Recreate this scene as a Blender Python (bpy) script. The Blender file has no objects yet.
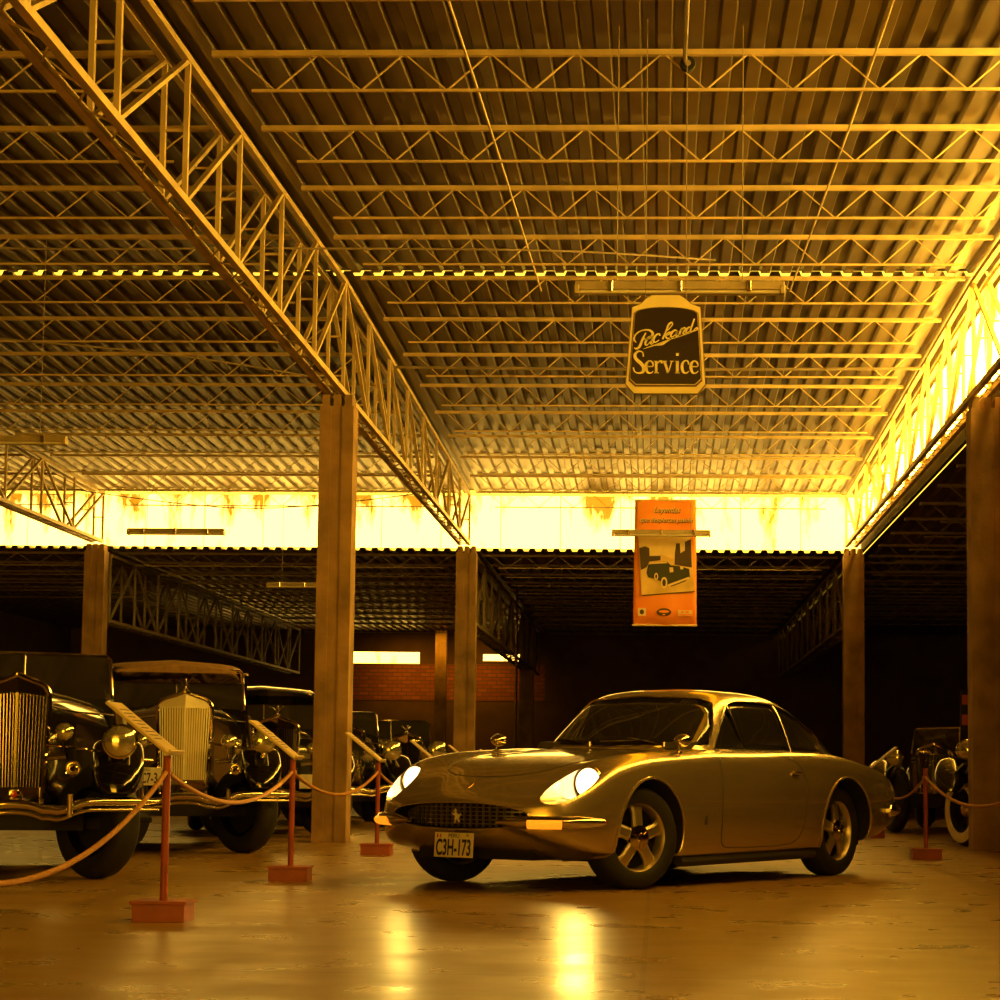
import bpy, bmesh, math, random
from mathutils import Vector, Matrix
from mathutils.bvhtree import BVHTree
random.seed(7)
PI = math.pi
S = bpy.context.scene
COL = S.collection

# ------------------------------------------------------------------ camera
def cam_basis(yaw, pitch, roll):
    f = Vector((-math.sin(yaw)*math.cos(pitch), math.cos(yaw)*math.cos(pitch), math.sin(pitch)))
    r0 = Vector((math.cos(yaw), math.sin(yaw), 0)); u0 = r0.cross(f)
    r = r0*math.cos(roll) + u0*math.sin(roll); u = -r0*math.sin(roll) + u0*math.cos(roll)
    return f, r, u
cam_f, cam_r, cam_u = cam_basis(math.radians(2.388), math.radians(5.273), 0.0105)
cd = bpy.data.cameras.new('camera'); cam = bpy.data.objects.new('camera', cd); COL.objects.link(cam)
cam.matrix_world = Matrix(((cam_r.x, cam_u.x, -cam_f.x, 0), (cam_r.y, cam_u.y, -cam_f.y, 0), (cam_r.z, cam_u.z, -cam_f.z, .75), (0, 0, 0, 1)))
cd.sensor_width = 36; cd.lens = 79.2; cd.shift_x = -.068; cd.shift_y = .067; cd.clip_start = .05; cd.clip_end = 300
S.camera = cam

# ------------------------------------------------------------------ sky, daylight, added fill, exposure
W = bpy.data.worlds.new('sky'); S.world = W; W.use_nodes = True
W.node_tree.nodes['Background'].inputs[0].default_value = (1, .58, .04, 1)
W.node_tree.nodes['Background'].inputs[1].default_value = 3.0
S.view_settings.view_transform = 'Standard'; S.view_settings.look = 'None'; S.view_settings.gamma = 1
S.view_settings.use_curve_mapping = False; S.view_settings.exposure = 0

def area_light(name, loc, direction, sx, sy, power, color):
    l = bpy.data.lights.new(name, 'AREA'); l.shape = 'RECTANGLE'; l.size = sx; l.size_y = sy
    l.energy = power; l.color = color
    o = bpy.data.objects.new(name, l); COL.objects.link(o); o.location = loc
    o.rotation_euler = Vector(direction).to_track_quat('-Z', 'Y').to_euler(); return o
AMBER = (1, .345, .001); GOLD = (1, .43, .002)
# added unseen fill lamp behind the camera; downlight carries daylight from the clerestory
rfill = area_light('rear_fill', (-3.0, -7.6, 2.6), (-.15, 1, .15), 7, 3.4, 132, (1, .40, .004)); rfill.data.spread = math.radians(64)
area_light('clerestory_downlight', (2.9, 13, 4.75), (-1, -.25, -.7), 22, .5, 110, AMBER)
bfill = area_light('brick_fill', (-5.9, 58.4, 4.3), (0, 1, -.9), 3.4, .5, 20, (1, .40, .012)); bfill.data.spread = math.radians(95)  # area lamp added to brighten the brick; no skylight is built

# ------------------------------------------------------------------ helpers
def mat(name, color, rough=.5, metal=0., noise=0., nscale=8., color2=None, bump=0., bscale=30., coat=0., emit=None, estr=0., spec=.5, trans=0.):
    m = bpy.data.materials.new(name); m.use_nodes = True; nt = m.node_tree; b = nt.nodes['Principled BSDF']
    b.inputs['Base Color'].default_value = (*color, 1); b.inputs['Roughness'].default_value = rough
    b.inputs['Metallic'].default_value = metal; b.inputs['Specular IOR Level'].default_value = spec
    b.inputs['Coat Weight'].default_value = coat; b.inputs['Coat Roughness'].default_value = .04
    b.inputs['Transmission Weight'].default_value = trans
    if emit: b.inputs['Emission Color'].default_value = (*emit, 1); b.inputs['Emission Strength'].default_value = estr
    tc = nt.nodes.new('ShaderNodeTexCoord')
    if noise:
        n = nt.nodes.new('ShaderNodeTexNoise'); n.inputs['Scale'].default_value = nscale; n.inputs['Detail'].default_value = 6
        nt.links.new(tc.outputs['Object'], n.inputs['Vector'])
        r = nt.nodes.new('ShaderNodeValToRGB'); r.color_ramp.elements[0].position = .35; r.color_ramp.elements[1].position = .68
        c2 = color2 or tuple(c*(1-noise) for c in color)
        r.color_ramp.elements[0].color = (*c2, 1); r.color_ramp.elements[1].color = (*color, 1)
        nt.links.new(n.outputs['Fac'], r.inputs['Fac']); nt.links.new(r.outputs['Color'], b.inputs['Base Color'])
    if bump:
        n2 = nt.nodes.new('ShaderNodeTexNoise'); n2.inputs['Scale'].default_value = bscale; n2.inputs['Detail'].default_value = 4
        nt.links.new(tc.outputs['Object'], n2.inputs['Vector'])
        bp = nt.nodes.new('ShaderNodeBump'); bp.inputs['Strength'].default_value = bump; bp.inputs['Distance'].default_value = .01
        nt.links.new(n2.outputs['Fac'], bp.inputs['Height']); nt.links.new(bp.outputs['Normal'], b.inputs['Normal'])
    return m

class MB:
    """collects verts and faces of ONE mesh"""
    def __init__(s): s.v = []; s.f = []; s.mi = []; s.k = 0
    def add(s, vs, fs, k=None):
        o = len(s.v); s.v += [tuple(v) for v in vs]; s.f += [tuple(i+o for i in f) for f in fs]; s.mi += [s.k if k is None else k]*len(fs); return s
    def box(s, c, d, M=None):
        vs = [Vector((c[0]+x*d[0]/2, c[1]+y*d[1]/2, c[2]+z*d[2]/2)) for x in (-1, 1) for y in (-1, 1) for z in (-1, 1)]
        if M: vs = [M @ v for v in vs]
        return s.add(vs, [(0, 1, 3, 2), (4, 6, 7, 5), (0, 4, 5, 1), (2, 3, 7, 6), (0, 2, 6, 4), (1, 5, 7, 3)])
    def bar(s, p, q, w, h=None):
        p, q = Vector(p), Vector(q); h = h or w; d = (q-p).normalized()
        up = Vector((0, 0, 1)) if abs(d.z) < .95 else Vector((1, 0, 0))
        a = d.cross(up).normalized()*w/2; b = a.cross(d).normalized()*h/2
        return s.add([p-a-b, p+a-b, p+a+b, p-a+b, q-a-b, q+a-b, q+a+b, q-a+b], [(3, 2, 1, 0), (4, 5, 6, 7), (0, 1, 5, 4), (1, 2, 6, 5), (2, 3, 7, 6), (3, 0, 4, 7)])
    def tube(s, pts, r, n=8, closed=False, flat=1., upv=None, caps=True):
        P = [Vector(p) for p in pts]; m = len(P); rs = r if isinstance(r, (list, tuple)) else [r]*m
        vs = []; prev = None
        for i in range(m):
            if closed: t = P[(i+1) % m]-P[i-1]
            else: t = P[min(i+1, m-1)]-P[max(i-1, 0)]
            t.normalize()
            if upv is not None: a = t.cross(Vector(upv))
            elif prev is None: a = t.cross(Vector((0, 0, 1)) if abs(t.z) < .9 else Vector((1, 0, 0)))
            else: a = prev - t*prev.dot(t)
            if a.length < 1e-6: a = Vector((1, 0, 0))
            a.normalize(); prev = a; b = t.cross(a)
            for k in range(n):
                an = 2*PI*k/n; vs.append(P[i]+a*rs[i]*math.cos(an)+b*rs[i]*flat*math.sin(an))
        fs = []
        for i in range(m if closed else m-1):
            j = (i+1) % m
            for k in range(n): fs.append((i*n+k, i*n+(k+1) % n, j*n+(k+1) % n, j*n+k))
        if not closed and caps: fs += [tuple(range(n))[::-1], tuple((m-1)*n+k for k in range(n))]
        return s.add(vs, fs)
    def loft(s, secs, closed=True, cap0=True, cap1=True):
        n = len(secs[0]); vs = [p for q in secs for p in q]; fs = []
        for i in range(len(secs)-1):
            for k in range(n if closed else n-1):
                fs.append((i*n+k, i*n+(k+1) % n, (i+1)*n+(k+1) % n, (i+1)*n+k))
        if cap0: fs.append(tuple(range(n))[::-1])
        if cap1: fs.append(tuple((len(secs)-1)*n+k for k in range(n)))
        return s.add(vs, fs)
    def lathe(s, prof, n=32, M=None, axis='Y', caps=True):
        """prof: (radius, along-axis)"""
        vs = []
        for r, h in prof:
            for k in range(n):
                a = 2*PI*k/n
                v = Vector((r*math.cos(a), h, r*math.sin(a))) if axis == 'Y' else (Vector((h, r*math.cos(a), r*math.sin(a))) if axis == 'X' else Vector((r*math.cos(a), r*math.sin(a), h)))
                vs.append(M @ v if M else v)
        fs = []
        for i in range(len(prof)-1):
            for k in range(n): fs.append((i*n+k, i*n+(k+1) % n, (i+1)*n+(k+1) % n, (i+1)*n+k))
        if caps and prof[0][0] > 1e-5: fs.append(tuple(range(n))[::-1])
        if caps and prof[-1][0] > 1e-5: fs.append(tuple((len(prof)-1)*n+k for k in range(n)))
        return s.add(vs, fs)
    def prism(s, poly, a, b, plane='XZ', M=None):
        """closed 2-D polygon pushed from a to b along the third axis"""
        def P(u, v, w):
            q = {'XZ': (u, w, v), 'XY': (u, v, w), 'YZ': (w, u, v)}[plane]; q = Vector(q); return M @ q if M else q
        n = len(poly)
        vs = [P(u, v, a) for u, v in poly]+[P(u, v, b) for u, v in poly]
        fs = [tuple(range(n)), tuple(range(n, 2*n))[::-1]]+[(k, (k+1) % n, n+(k+1) % n, n+k) for k in range(n)]
        return s.add(vs, fs)
    def build(s, name, m, parent=None, smooth=False, angle=40, bevel=0, subsurf=0):
        me = bpy.data.meshes.new(name); me.from_pydata(s.v, [], s.f)
        ms = m if isinstance(m, (list, tuple)) else [m]
        for q in ms: me.materials.append(q)
        for i, p in enumerate(me.polygons): p.material_index = s.mi[i]
        bm = bmesh.new(); bm.from_mesh(me); bmesh.ops.remove_doubles(bm, verts=bm.verts, dist=1e-5)
        bmesh.ops.recalc_face_normals(bm, faces=bm.faces)
        if bevel: bmesh.ops.bevel(bm, geom=bm.edges[:], offset=bevel, segments=2, profile=.5, affect='EDGES', clamp_overlap=True)
        bm.to_mesh(me); bm.free()
        if smooth: smooth_mesh(me, angle)
        o = bpy.data.objects.new(name, me); COL.objects.link(o)
        if parent: o.parent = parent
        if subsurf: md = o.modifiers.new('s', 'SUBSURF'); md.levels = md.render_levels = subsurf
        return o
def smooth_mesh(me, angle=40):
    for p in me.polygons: p.use_smooth = True
    me.set_sharp_from_angle(angle=math.radians(angle))
def tag(o, label=None, cat=None, group=None, kind=None):
    for k, v in (('label', label), ('category', cat), ('group', group), ('kind', kind)):
        if v: o[k] = v
    return o
def empty(name, loc=(0, 0, 0), rz=0, label=None, cat=None, group=None):
    o = bpy.data.objects.new(name, None); COL.objects.link(o); o.location = loc; o.rotation_euler = (0, 0, rz); o.empty_display_size = .1
    return tag(o, label, cat, group)
def copy_tree(o, parent=None):
    c = o.copy(); COL.objects.link(c)
    if parent: c.parent = parent
    for ch in [q for q in S.objects if q.parent == o and q != c]:
        copy_tree(ch, c)
    return c
def evaluated(o):
    dg = bpy.context.evaluated_depsgraph_get(); dg.update()
    e = o.evaluated_get(dg); return bpy.data.meshes.new_from_object(e, preserve_all_data_layers=True, depsgraph=dg)
def cut(o, cutters, solver='EXACT'):
    for c in cutters:
        c.parent = o.parent
    bpy.context.view_layer.update()
    for c in cutters:
        md = o.modifiers.new('b', 'BOOLEAN'); md.operation = 'DIFFERENCE'; md.object = c; md.solver = solver
        try: md.material_mode = 'TRANSFER'
        except Exception: pass
    me = evaluated(o); o.modifiers.clear(); old = o.data; o.data = me
    for c in cutters: bpy.data.objects.remove(c, do_unlink=True)
    return o
def crom(pts, n):
    """Catmull-Rom resample of a polyline, n steps per span"""
    P = [Vector(p) for p in pts]; out = []
    for i in range(len(P)-1):
        p0, p1, p2, p3 = P[max(i-1, 0)], P[i], P[i+1], P[min(i+2, len(P)-1)]
        for k in range(n):
            t = k/n; out.append(.5*((2*p1)+(p2-p0)*t+(2*p0-5*p1+4*p2-p3)*t*t+(3*p1-p0-3*p2+p3)*t**3))
    out.append(P[-1]); return out
def lerp_table(tab, x):
    """smooth (monotone-ish) interpolation in a table [(x, y), ...] sorted by x"""
    if x <= tab[0][0]: return tab[0][1]
    if x >= tab[-1][0]: return tab[-1][1]
    for i in range(len(tab)-1):
        if tab[i][0] <= x <= tab[i+1][0]:
            x0, y0 = tab[i]; x1, y1 = tab[i+1]; h = x1-x0; t = (x-x0)/h
            def sl(j):
                if j <= 0 or j >= len(tab)-1: return (y1-y0)/h
                a = (tab[j][1]-tab[j-1][1])/(tab[j][0]-tab[j-1][0]); b = (tab[j+1][1]-tab[j][1])/(tab[j+1][0]-tab[j][0])
                return 0 if a*b <= 0 else 2*a*b/(a+b)
            m0, m1 = sl(i), sl(i+1)
            return (2*t**3-3*t*t+1)*y0+(t**3-2*t*t+t)*h*m0+(-2*t**3+3*t*t)*y1+(t**3-t*t)*h*m1
def text_mesh(txt, name, m, parent, size, M, sx=1., shear=0., depth=.001, bold=.0, align='CENTER'):
    cu = bpy.data.curves.new(name, 'FONT'); cu.body = txt; cu.size = size; cu.align_x = align; cu.align_y = 'CENTER'
    cu.extrude = depth; cu.shear = shear; cu.offset = bold
    t = bpy.data.objects.new(name, cu); COL.objects.link(t); me = evaluated(t)
    bpy.data.objects.remove(t, do_unlink=True)
    me.transform(M @ Matrix.Diagonal((sx, 1, 1, 1))); me.materials.clear(); me.materials.append(m); me.name = name
    o = bpy.data.objects.new(name, me); COL.objects.link(o); o.parent = parent; return o

# ------------------------------------------------------------------ shared materials
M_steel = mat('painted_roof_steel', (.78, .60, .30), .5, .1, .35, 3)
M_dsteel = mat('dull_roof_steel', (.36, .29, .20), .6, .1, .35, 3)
M_conc = mat('column_concrete', (.42, .26, .115), .85, 0, .5, 2.6, bump=.5, bscale=18)
M_chrome = mat('chrome', (.80, .72, .58), .08, 1., .08, 4)
M_tire = mat('tyre_rubber', (.018, .016, .014), .65, 0, .3, 20, bump=.2, bscale=60)
M_black = mat('black_paint', (.006, .005, .005), .12, 0, .2, 3, coat=1.)
M_dark = mat('dark_interior', (.010, .008, .007), .8, 0, .3, 9)
M_red = mat('red_painted_wood', (.40, .075, .030), .45, 0, .35, 6)
# ================================================================== THE HALL
# floor: polished concrete with stains, seams, dust
def floor_mat():
    m = bpy.data.materials.new('polished_concrete_floor'); m.use_nodes = True; nt = m.node_tree; b = nt.nodes['Principled BSDF']; L = nt.links.new
    tc = nt.nodes.new('ShaderNodeTexCoord')
    def noise(sc, det=6, vec=None):
        n = nt.nodes.new('ShaderNodeTexNoise'); n.inputs['Scale'].default_value = sc; n.inputs['Detail'].default_value = det
        L(vec or tc.outputs['Object'], n.inputs['Vector']); return n.outputs['Fac']
    def ramp(f, p0, p1, c0, c1):
        r = nt.nodes.new('ShaderNodeValToRGB'); r.color_ramp.elements[0].position = p0; r.color_ramp.elements[1].position = p1
        r.color_ramp.elements[0].color = (*c0, 1); r.color_ramp.elements[1].color = (*c1, 1); L(f, r.inputs['Fac']); return r.outputs['Color']
    col = ramp(noise(.7), .3, .7, (.26, .155, .045), (.33, .21, .06))
    mix = nt.nodes.new('ShaderNodeMix'); mix.data_type = 'RGBA'; mix.blend_type = 'MULTIPLY'; mix.inputs[0].default_value = .8
    L(col, mix.inputs[6]); L(ramp(noise(1.7), .3, .62, (.82, .78, .74), (1, 1, 1)), mix.inputs[7])
    br = nt.nodes.new('ShaderNodeTexBrick'); br.offset = 0; br.inputs['Scale'].default_value = 1
    br.inputs['Brick Width'].default_value = 3.3; br.inputs['Row Height'].default_value = 2.9; br.inputs['Mortar Size'].default_value = .012
    br.inputs['Color1'].default_value = br.inputs['Color2'].default_value = (1, 1, 1, 1); br.inputs['Mortar'].default_value = (.55, .5, .45, 1)
    mp = nt.nodes.new('ShaderNodeMapping'); mp.inputs['Location'].default_value = (0.05, .55, 0); L(tc.outputs['Object'], mp.inputs[0]); L(mp.outputs[0], br.inputs['Vector'])
    mix2 = nt.nodes.new('ShaderNodeMix'); mix2.data_type = 'RGBA'; mix2.blend_type = 'MULTIPLY'; mix2.inputs[0].default_value = .7
    L(mix.outputs[2], mix2.inputs[6]); L(br.outputs['Color'], mix2.inputs[7]); L(mix2.outputs[2], b.inputs['Base Color'])
    L(ramp(noise(2.2), .35, .7, (.26,)*3, (.38,)*3), b.inputs['Roughness']); b.inputs['Specular IOR Level'].default_value = .3
    bp = nt.nodes.new('ShaderNodeBump'); bp.inputs['Strength'].default_value = .05; bp.inputs['Distance'].default_value = .0018
    L(noise(5, 2), bp.inputs['Height']); L(bp.outputs['Normal'], b.inputs['Normal'])
    return m
fl = MB(); fl.box((-.7, 26, -.05), (34, 72, .1)); tag(fl.build('floor', floor_mat()), kind='structure')

# corrugated roof sheets: one sheet per bay side, ribs running away from the photographer
M_sheet = mat('corrugated_roof_sheet', (.15, .10, .05), .36, .45, .35, 1.2)
def roof_h(y): return 5.78 - .0205*abs(y-22.25)
def corrugated(name, x0, x1, y0, y1, hf, pitch=.21, depth=.05):
    b = MB(); xs = []; x = x0; prof = [(0, 0), (.40, 0), (.50, 1), (.90, 1)]
    while x < x1:
        for u, v in prof: xs.append((x+u*pitch, v*depth))
        x += pitch
    n = max(2, int((y1-y0)/2)+1)
    for j in range(n):
        y = y0+(y1-y0)*j/(n-1); b.v += [(q[0], y, hf(y)+q[1]) for q in xs]
    m = len(xs)
    for j in range(n-1):
        for k in range(m-1): b.f.append((j*m+k, j*m+k+1, (j+1)*m+k+1, (j+1)*m+k)); b.mi.append(0)
    o = b.build(name, M_sheet); md = o.modifiers.new('t', 'SOLIDIFY'); md.thickness = .004; return tag(o, kind='structure')
corrugated('ceiling', -16.2, 3.45, 4.0, 22.17, lambda y: roof_h(y)+.05)
corrugated('ceiling_far', -16.2, 3.45, 22.31, 37.75, lambda y: roof_h(y)+.05)
low = lambda y: 4.50
corrugated('ceiling_low_right', 3.5, 14.8, -8, 60, low)
corrugated('ceiling_low_front_added', -16.2, 3.5, -8, 4.0, low)  # unseen roof added to keep sky light off the foreground
corrugated('ceiling_low_back', -16.2, 3.5, 37.7, 60, low)
# ridge cap bridging both slopes a little above the gap
rc = MB(); rc.prism([(22.0, 5.93), (22.25, 5.98), (22.5, 5.93), (22.5, 5.925), (22.25, 5.975), (22.0, 5.925)], -16.2, 3.4, 'YZ'); tag(rc.build('trim_ridge', M_sheet), kind='structure')

# translucent clerestory panels, streaked with dirt, lit by the day outside
def panel_mat(name, axis, strength, blue=.075):
    m = bpy.data.materials.new(name); m.use_nodes = True; nt = m.node_tree; b = nt.nodes['Principled BSDF']; L = nt.links.new
    tc = nt.nodes.new('ShaderNodeTexCoord'); mp = nt.nodes.new('ShaderNodeMapping'); L(tc.outputs['Object'], mp.inputs[0])
    mp.inputs['Scale'].default_value = (1.7, 1.7, .5)
    n = nt.nodes.new('ShaderNodeTexNoise'); n.inputs['Scale'].default_value = 1.6; n.inputs['Detail'].default_value = 7; n.inputs['Roughness'].default_value = .62; L(mp.outputs[0], n.inputs['Vector'])
    sp = nt.nodes.new('ShaderNodeSeparateXYZ'); L(tc.outputs['Object'], sp.inputs[0])
    g = nt.nodes.new('ShaderNodeMapRange'); g.inputs[1].default_value = 4.75; g.inputs[2].default_value = 5.5; g.inputs[3].default_value = -.05; g.inputs[4].default_value = .085; L(sp.outputs[2], g.inputs[0])
    a = nt.nodes.new('ShaderNodeMath'); a.operation = 'ADD'; L(n.outputs['Fac'], a.inputs[0]); L(g.outputs[0], a.inputs[1])
    r = nt.nodes.new('ShaderNodeValToRGB'); e = r.color_ramp.elements
    e[0].position = .515; e[0].color = (1, .55, blue, 1); e[1].position = .64; e[1].color = (.11, .04, .001, 1)
    L(a.outputs[0], r.inputs['Fac']); L(r.outputs['Color'], b.inputs['Emission Color']); b.inputs['Emission Strength'].default_value = strength
    b.inputs['Base Color'].default_value = (.5, .4, .25, 1); return m
M_panel = panel_mat('translucent_panel', 'X', 8.0); M_panel_r = panel_mat('bright_translucent_panel', 'Y', 40.0, .05)
def clerestory(idx, p, q, z0, zf, sheet=1.05, m=None):
    b = MB(); p, q = Vector(p), Vector(q); L = (q-p).length; n = max(1, round(L/sheet)); d = (q-p)/n
    for k in range(n):
        a = p+d*k+d*.008; c = p+d*(k+1)-d*.008; h0, h1 = zf(a.y), zf(c.y); nrm = Vector((d.y, -d.x, 0)).normalized()*.006
        vs = [(*(v+s).xy, h) for s in (nrm, -nrm) for v, h in ((a, z0), (c, z0), (c, h1), (a, h0))]
        b.add(vs, [(0, 1, 2, 3), (7, 6, 5, 4), (0, 4, 5, 1), (1, 5, 6, 2), (2, 6, 7, 3), (3, 7, 4, 0)])
    return tag(b.build(idx, m or M_panel), kind='structure')
clerestory('window_1', (-16.2, 37.78, 0), (3.46, 37.78, 0), 4.555, lambda y: 5.47)
clerestory('window_2', (3.49, 4.0, 0), (3.49, 37.7, 0), 4.79, lambda y: roof_h(y)+.03, m=M_panel_r)

# outer walls of the hall
def brick_mat():
    m = bpy.data.materials.new('brick_wall'); m.use_nodes = True; nt = m.node_tree; b = nt.nodes['Principled BSDF']; L = nt.links.new
    tc = nt.nodes.new('ShaderNodeTexCoord'); sp = nt.nodes.new('ShaderNodeSeparateXYZ'); cb = nt.nodes.new('ShaderNodeCombineXYZ'); L(tc.outputs['Object'], sp.inputs[0]); L(sp.outputs[0], cb.inputs[0]); L(sp.outputs[2], cb.inputs[1])
    br = nt.nodes.new('ShaderNodeTexBrick'); br.inputs['Scale'].default_value = 1; br.inputs['Brick Width'].default_value = .26; br.inputs['Row Height'].default_value = .105; br.inputs['Mortar Size'].default_value = .014
    br.inputs['Color1'].default_value = (.42, .13, .05, 1); br.inputs['Color2'].default_value = (.30, .085, .035, 1); br.inputs['Mortar'].default_value = (.16, .10, .06, 1)
    L(cb.outputs[0], br.inputs['Vector']); L(br.outputs['Color'], b.inputs['Base Color']); b.inputs['Roughness'].default_value = .9; return m
M_brick = brick_mat(); M_wallpaint_shade = mat('wall_paint_and_shade', (.16, .09, .045), .8, 0, .3, 2)
w = MB(); w.box((-3, 60.1, 1.3), (34, .2, 2.6)); tag(w.build('wall_back', M_wallpaint_shade), kind='structure')
w = MB(); w.box((-6.2, 60.08, 3.1), (6.2, .2, 1.0)); w.box((-3, 60.09, 3.1), (34, .18, 1.0)) if False else None; tag(w.build('wall_back_brick', M_brick), kind='structure')
w = MB(); w.box((-12.85, 60.08, 3.1), (7.1, .2, 1.0)); w.box((5.95, 60.08, 3.1), (18.1, .2, 1.0)); tag(w.build('wall_back_middle', M_wallpaint_shade), kind='structure')  # dark colour paints in the shade on the unlit brick either side
w = MB(); w.box((-16.3, 26, 2.9), (.2, 68, 5.8)); tag(w.build('wall_left', M_wallpaint_shade), kind='structure')
w = MB(); w.box((14.9, 26, 2.4), (.2, 68, 4.8)); tag(w.build('wall_right', M_wallpaint_shade), kind='structure')
w = MB(); w.box((-11.4, -8.1, 2.3), (9.6, .2, 4.6)); w.box((7.7, -8.1, 2.3), (14.2, .2, 4.6)); w.box((-3.0, -8.1, 4.45), (7.2, .2, .3)); tag(w.build('wall_front_added', M_wallpaint_shade), kind='structure')  # unseen wall added to shut out sky light; its gap frames the rear fill
w = MB(); w.box((-6.4, 4.0, 5.0), (19.6, .06, 1.0)); tag(w.build('wall_front_gable', M_sheet), kind='structure')
# the strip of daylight between back wall and roof is glazed with the same panels over part of its length
def strip(name, x0, x1, z0, z1):
    b = MB(); b.box(((x0+x1)/2, 60.05, (z0+z1)/2), (x1-x0, .02, z1-z0)); return tag(b.build(name, M_panel), kind='structure')
strip('window_3', -9.3, -6.55, 3.62, 3.92); strip('window_4', -4.8, -3.75, 3.70, 3.88)
w = MB(); w.box((-12.85, 60.08, 4.1), (7.1, .2, 1.0)); w.box((-5.67, 60.08, 4.1), (1.74, .2, 1.0)); w.box((5.62, 60.08, 4.1), (18.75, .2, 1.0)); w.box((-7.92, 60.08, 4.26), (2.76, .2, .68)); w.box((-4.27, 60.08, 4.24), (1.06, .2, .72)); w.box((-4.27, 60.08, 3.65), (1.06, .2, .1))
tag(w.build('wall_back_upper', M_wallpaint_shade), kind='structure')

b = MB(); b.box((3.47, 20.8, 4.66), (.05, 33.8, .30)); tag(b.build('trim_2', M_dark), kind='structure')

# ------------------------------------------------------------------ concrete columns
def column(x, y, label, h=4.56, w=.345, group=None):
    b = MB(); g = .014
    # H-shaped section: a shallow groove down the middle of two faces
    for (gy) in (0,):
        q = w/2; r = .055
        poly = [(-q, -q), (-r, -q), (-r, -q+g), (r, -q+g), (r, -q), (q, -q), (q, q), (r, q), (r, q-g), (-r, q-g), (-r, q), (-q, q)]
    t = h-.13
    b.prism([(x+u, y+v) for u, v in poly], 0, t, 'XY')
    for u in (-.115, 0, .115): b.box((x+u, y, t+.055), (.075, w*.8, .13))
    o = b.build('concrete_column', M_conc); o.data.name = 'concrete_column'
    return tag(o, label, 'column', group)
column(-3.3, 22.27, 'tall grey concrete column left of the gold coupe, nearest and largest in the hall')
column(3.3, 22.27, 'shadowy concrete column at the right edge beside the whitewall tyre')
column(-3.3, 37.5, 'concrete column behind the bonnet of the gold coupe, under the far clerestory')
column(3.3, 37.5, 'dim concrete column rising behind the tail of the gold coupe')
column(-9.72, 37.5, 'concrete column above the roofs of the black vintage cars at the far left')
column(-3.3, 55, 'dark slender column deep in the back of the hall against the brick wall')
column(-5.85, 59, 'thin dark post in front of the brick wall between the two nearer columns', w=.3)

# ------------------------------------------------------------------ trusses along the column lines
NODE = [22.25+1.9*k for k in range(-9, 9)]
NODE[-1] = 37.45
def truss(x, label, z0=4.60, top=None, nodes=None, mid=22.3, wx=.16, m=M_steel, name='roof_truss'):
    top = top or (lambda y: roof_h(y)-.03); nodes = nodes or NODE
    r = empty(name, (x, nodes[0], z0), 0, label, 'truss'); Y0 = nodes[0]
    def P(dx, y, z): return (dx, y-Y0, z-z0)
    for s in (-1, 1):
        b = MB()
        for a, c in zip(nodes, nodes[1:]): b.bar(P(s*wx/2, a, top(a)), P(s*wx/2, c, top(c)), .05, .05)
        b.build('top_chord', m, r)
        b = MB(); b.bar(P(s*wx/2, nodes[0], z0), P(s*wx/2, nodes[-1], z0), .055, .055); b.build('bottom_chord', m, r)
    b = MB(); n = max(4, int((nodes[-1]-nodes[0])/.38)); st = (nodes[-1]-nodes[0])/n
    b.tube([P((-1 if k % 2 else 1)*wx/2, nodes[0]+st*k, z0-.01) for k in range(n+1)], .009, 5); b.build('bottom_lacing', m, r)
    for k, y in enumerate(nodes):
        b = MB()
        for s in (-1, 1): b.bar(P(s*wx/2, y, z0), P(s*wx/2, y, top(y)), .045, .035)
        for h in (.5,): b.bar(P(-wx/2, y, z0+(top(y)-z0)*h), P(wx/2, y, z0+(top(y)-z0)*h), .02)
        b.build('web_post', m, r)
    for k in range(len(nodes)-1):
        a, c = nodes[k], nodes[k+1]; b = MB()
        up = (k % 2 == 0) if c > 30 else (c <= mid)
        for s in (-1, 1):
            if up: b.bar(P(s*wx/2, a, z0), P(s*wx/2, c, top(c)), .04, .03)
            else: b.bar(P(s*wx/2, c, z0), P(s*wx/2, a, top(a)), .04, .03)
        for k2 in (.5,):
            z = z0+(top(a)-z0)*k2; y = a+(c-a)*(k2 if up else 1-k2); b.bar(P(-wx/2, y, z), P(wx/2, y, z), .015)
        b.build('web_diagonal', m, r)
    return r
truss(-3.345, 'deep double lattice truss running from the top left corner down to the middle columns')
truss(3.26, 'bright backlit lattice truss along the right clerestory')
truss(-9.7, 'dark lattice truss crossing the left edge in front of the far clerestory')
back = [37.9+1.85*k for k in range(12)]
tb = lambda y: 4.40
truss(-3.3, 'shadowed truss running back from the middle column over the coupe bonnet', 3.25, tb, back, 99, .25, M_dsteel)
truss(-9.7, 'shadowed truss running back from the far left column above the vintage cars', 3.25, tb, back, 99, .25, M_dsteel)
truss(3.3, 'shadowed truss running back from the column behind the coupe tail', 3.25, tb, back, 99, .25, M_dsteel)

# ------------------------------------------------------------------ open-web purlin joists
ORD = ['first', 'second', 'third', 'fourth', 'fifth', 'sixth', 'seventh', 'eighth', 'ninth', 'tenth', 'eleventh', 'twelfth', 'thirteenth', 'fourteenth', 'fifteenth', 'sixteenth', 'seventeenth', 'eighteenth', 'nineteenth', 'twentieth']
def joist_mesh(L, depth=.26, step=.62, m=M_steel):
    r = empty('roof_joist', (0, 0, 0))
    b = MB(); b.bar((0, 0, 0), (L, 0, 0), .05, .038); b.build('top_chord', m, r)
    b = MB(); b.bar((.28, 0, -depth), (L-.28, 0, -depth), .022, .018); b.build('bottom_chord', m, r)
    b = MB(); n = int(round((L-.3)/step)); w = (L-.3)/n
    for k in range(n):
        x = .15+w*k
        b.bar((x, 0, 0), (x+w/2, 0, -depth),   .010); b.bar((x+w/2, 0, -depth), (x+w, 0, 0), .010)
    b.build('web', m, r); return r
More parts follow.
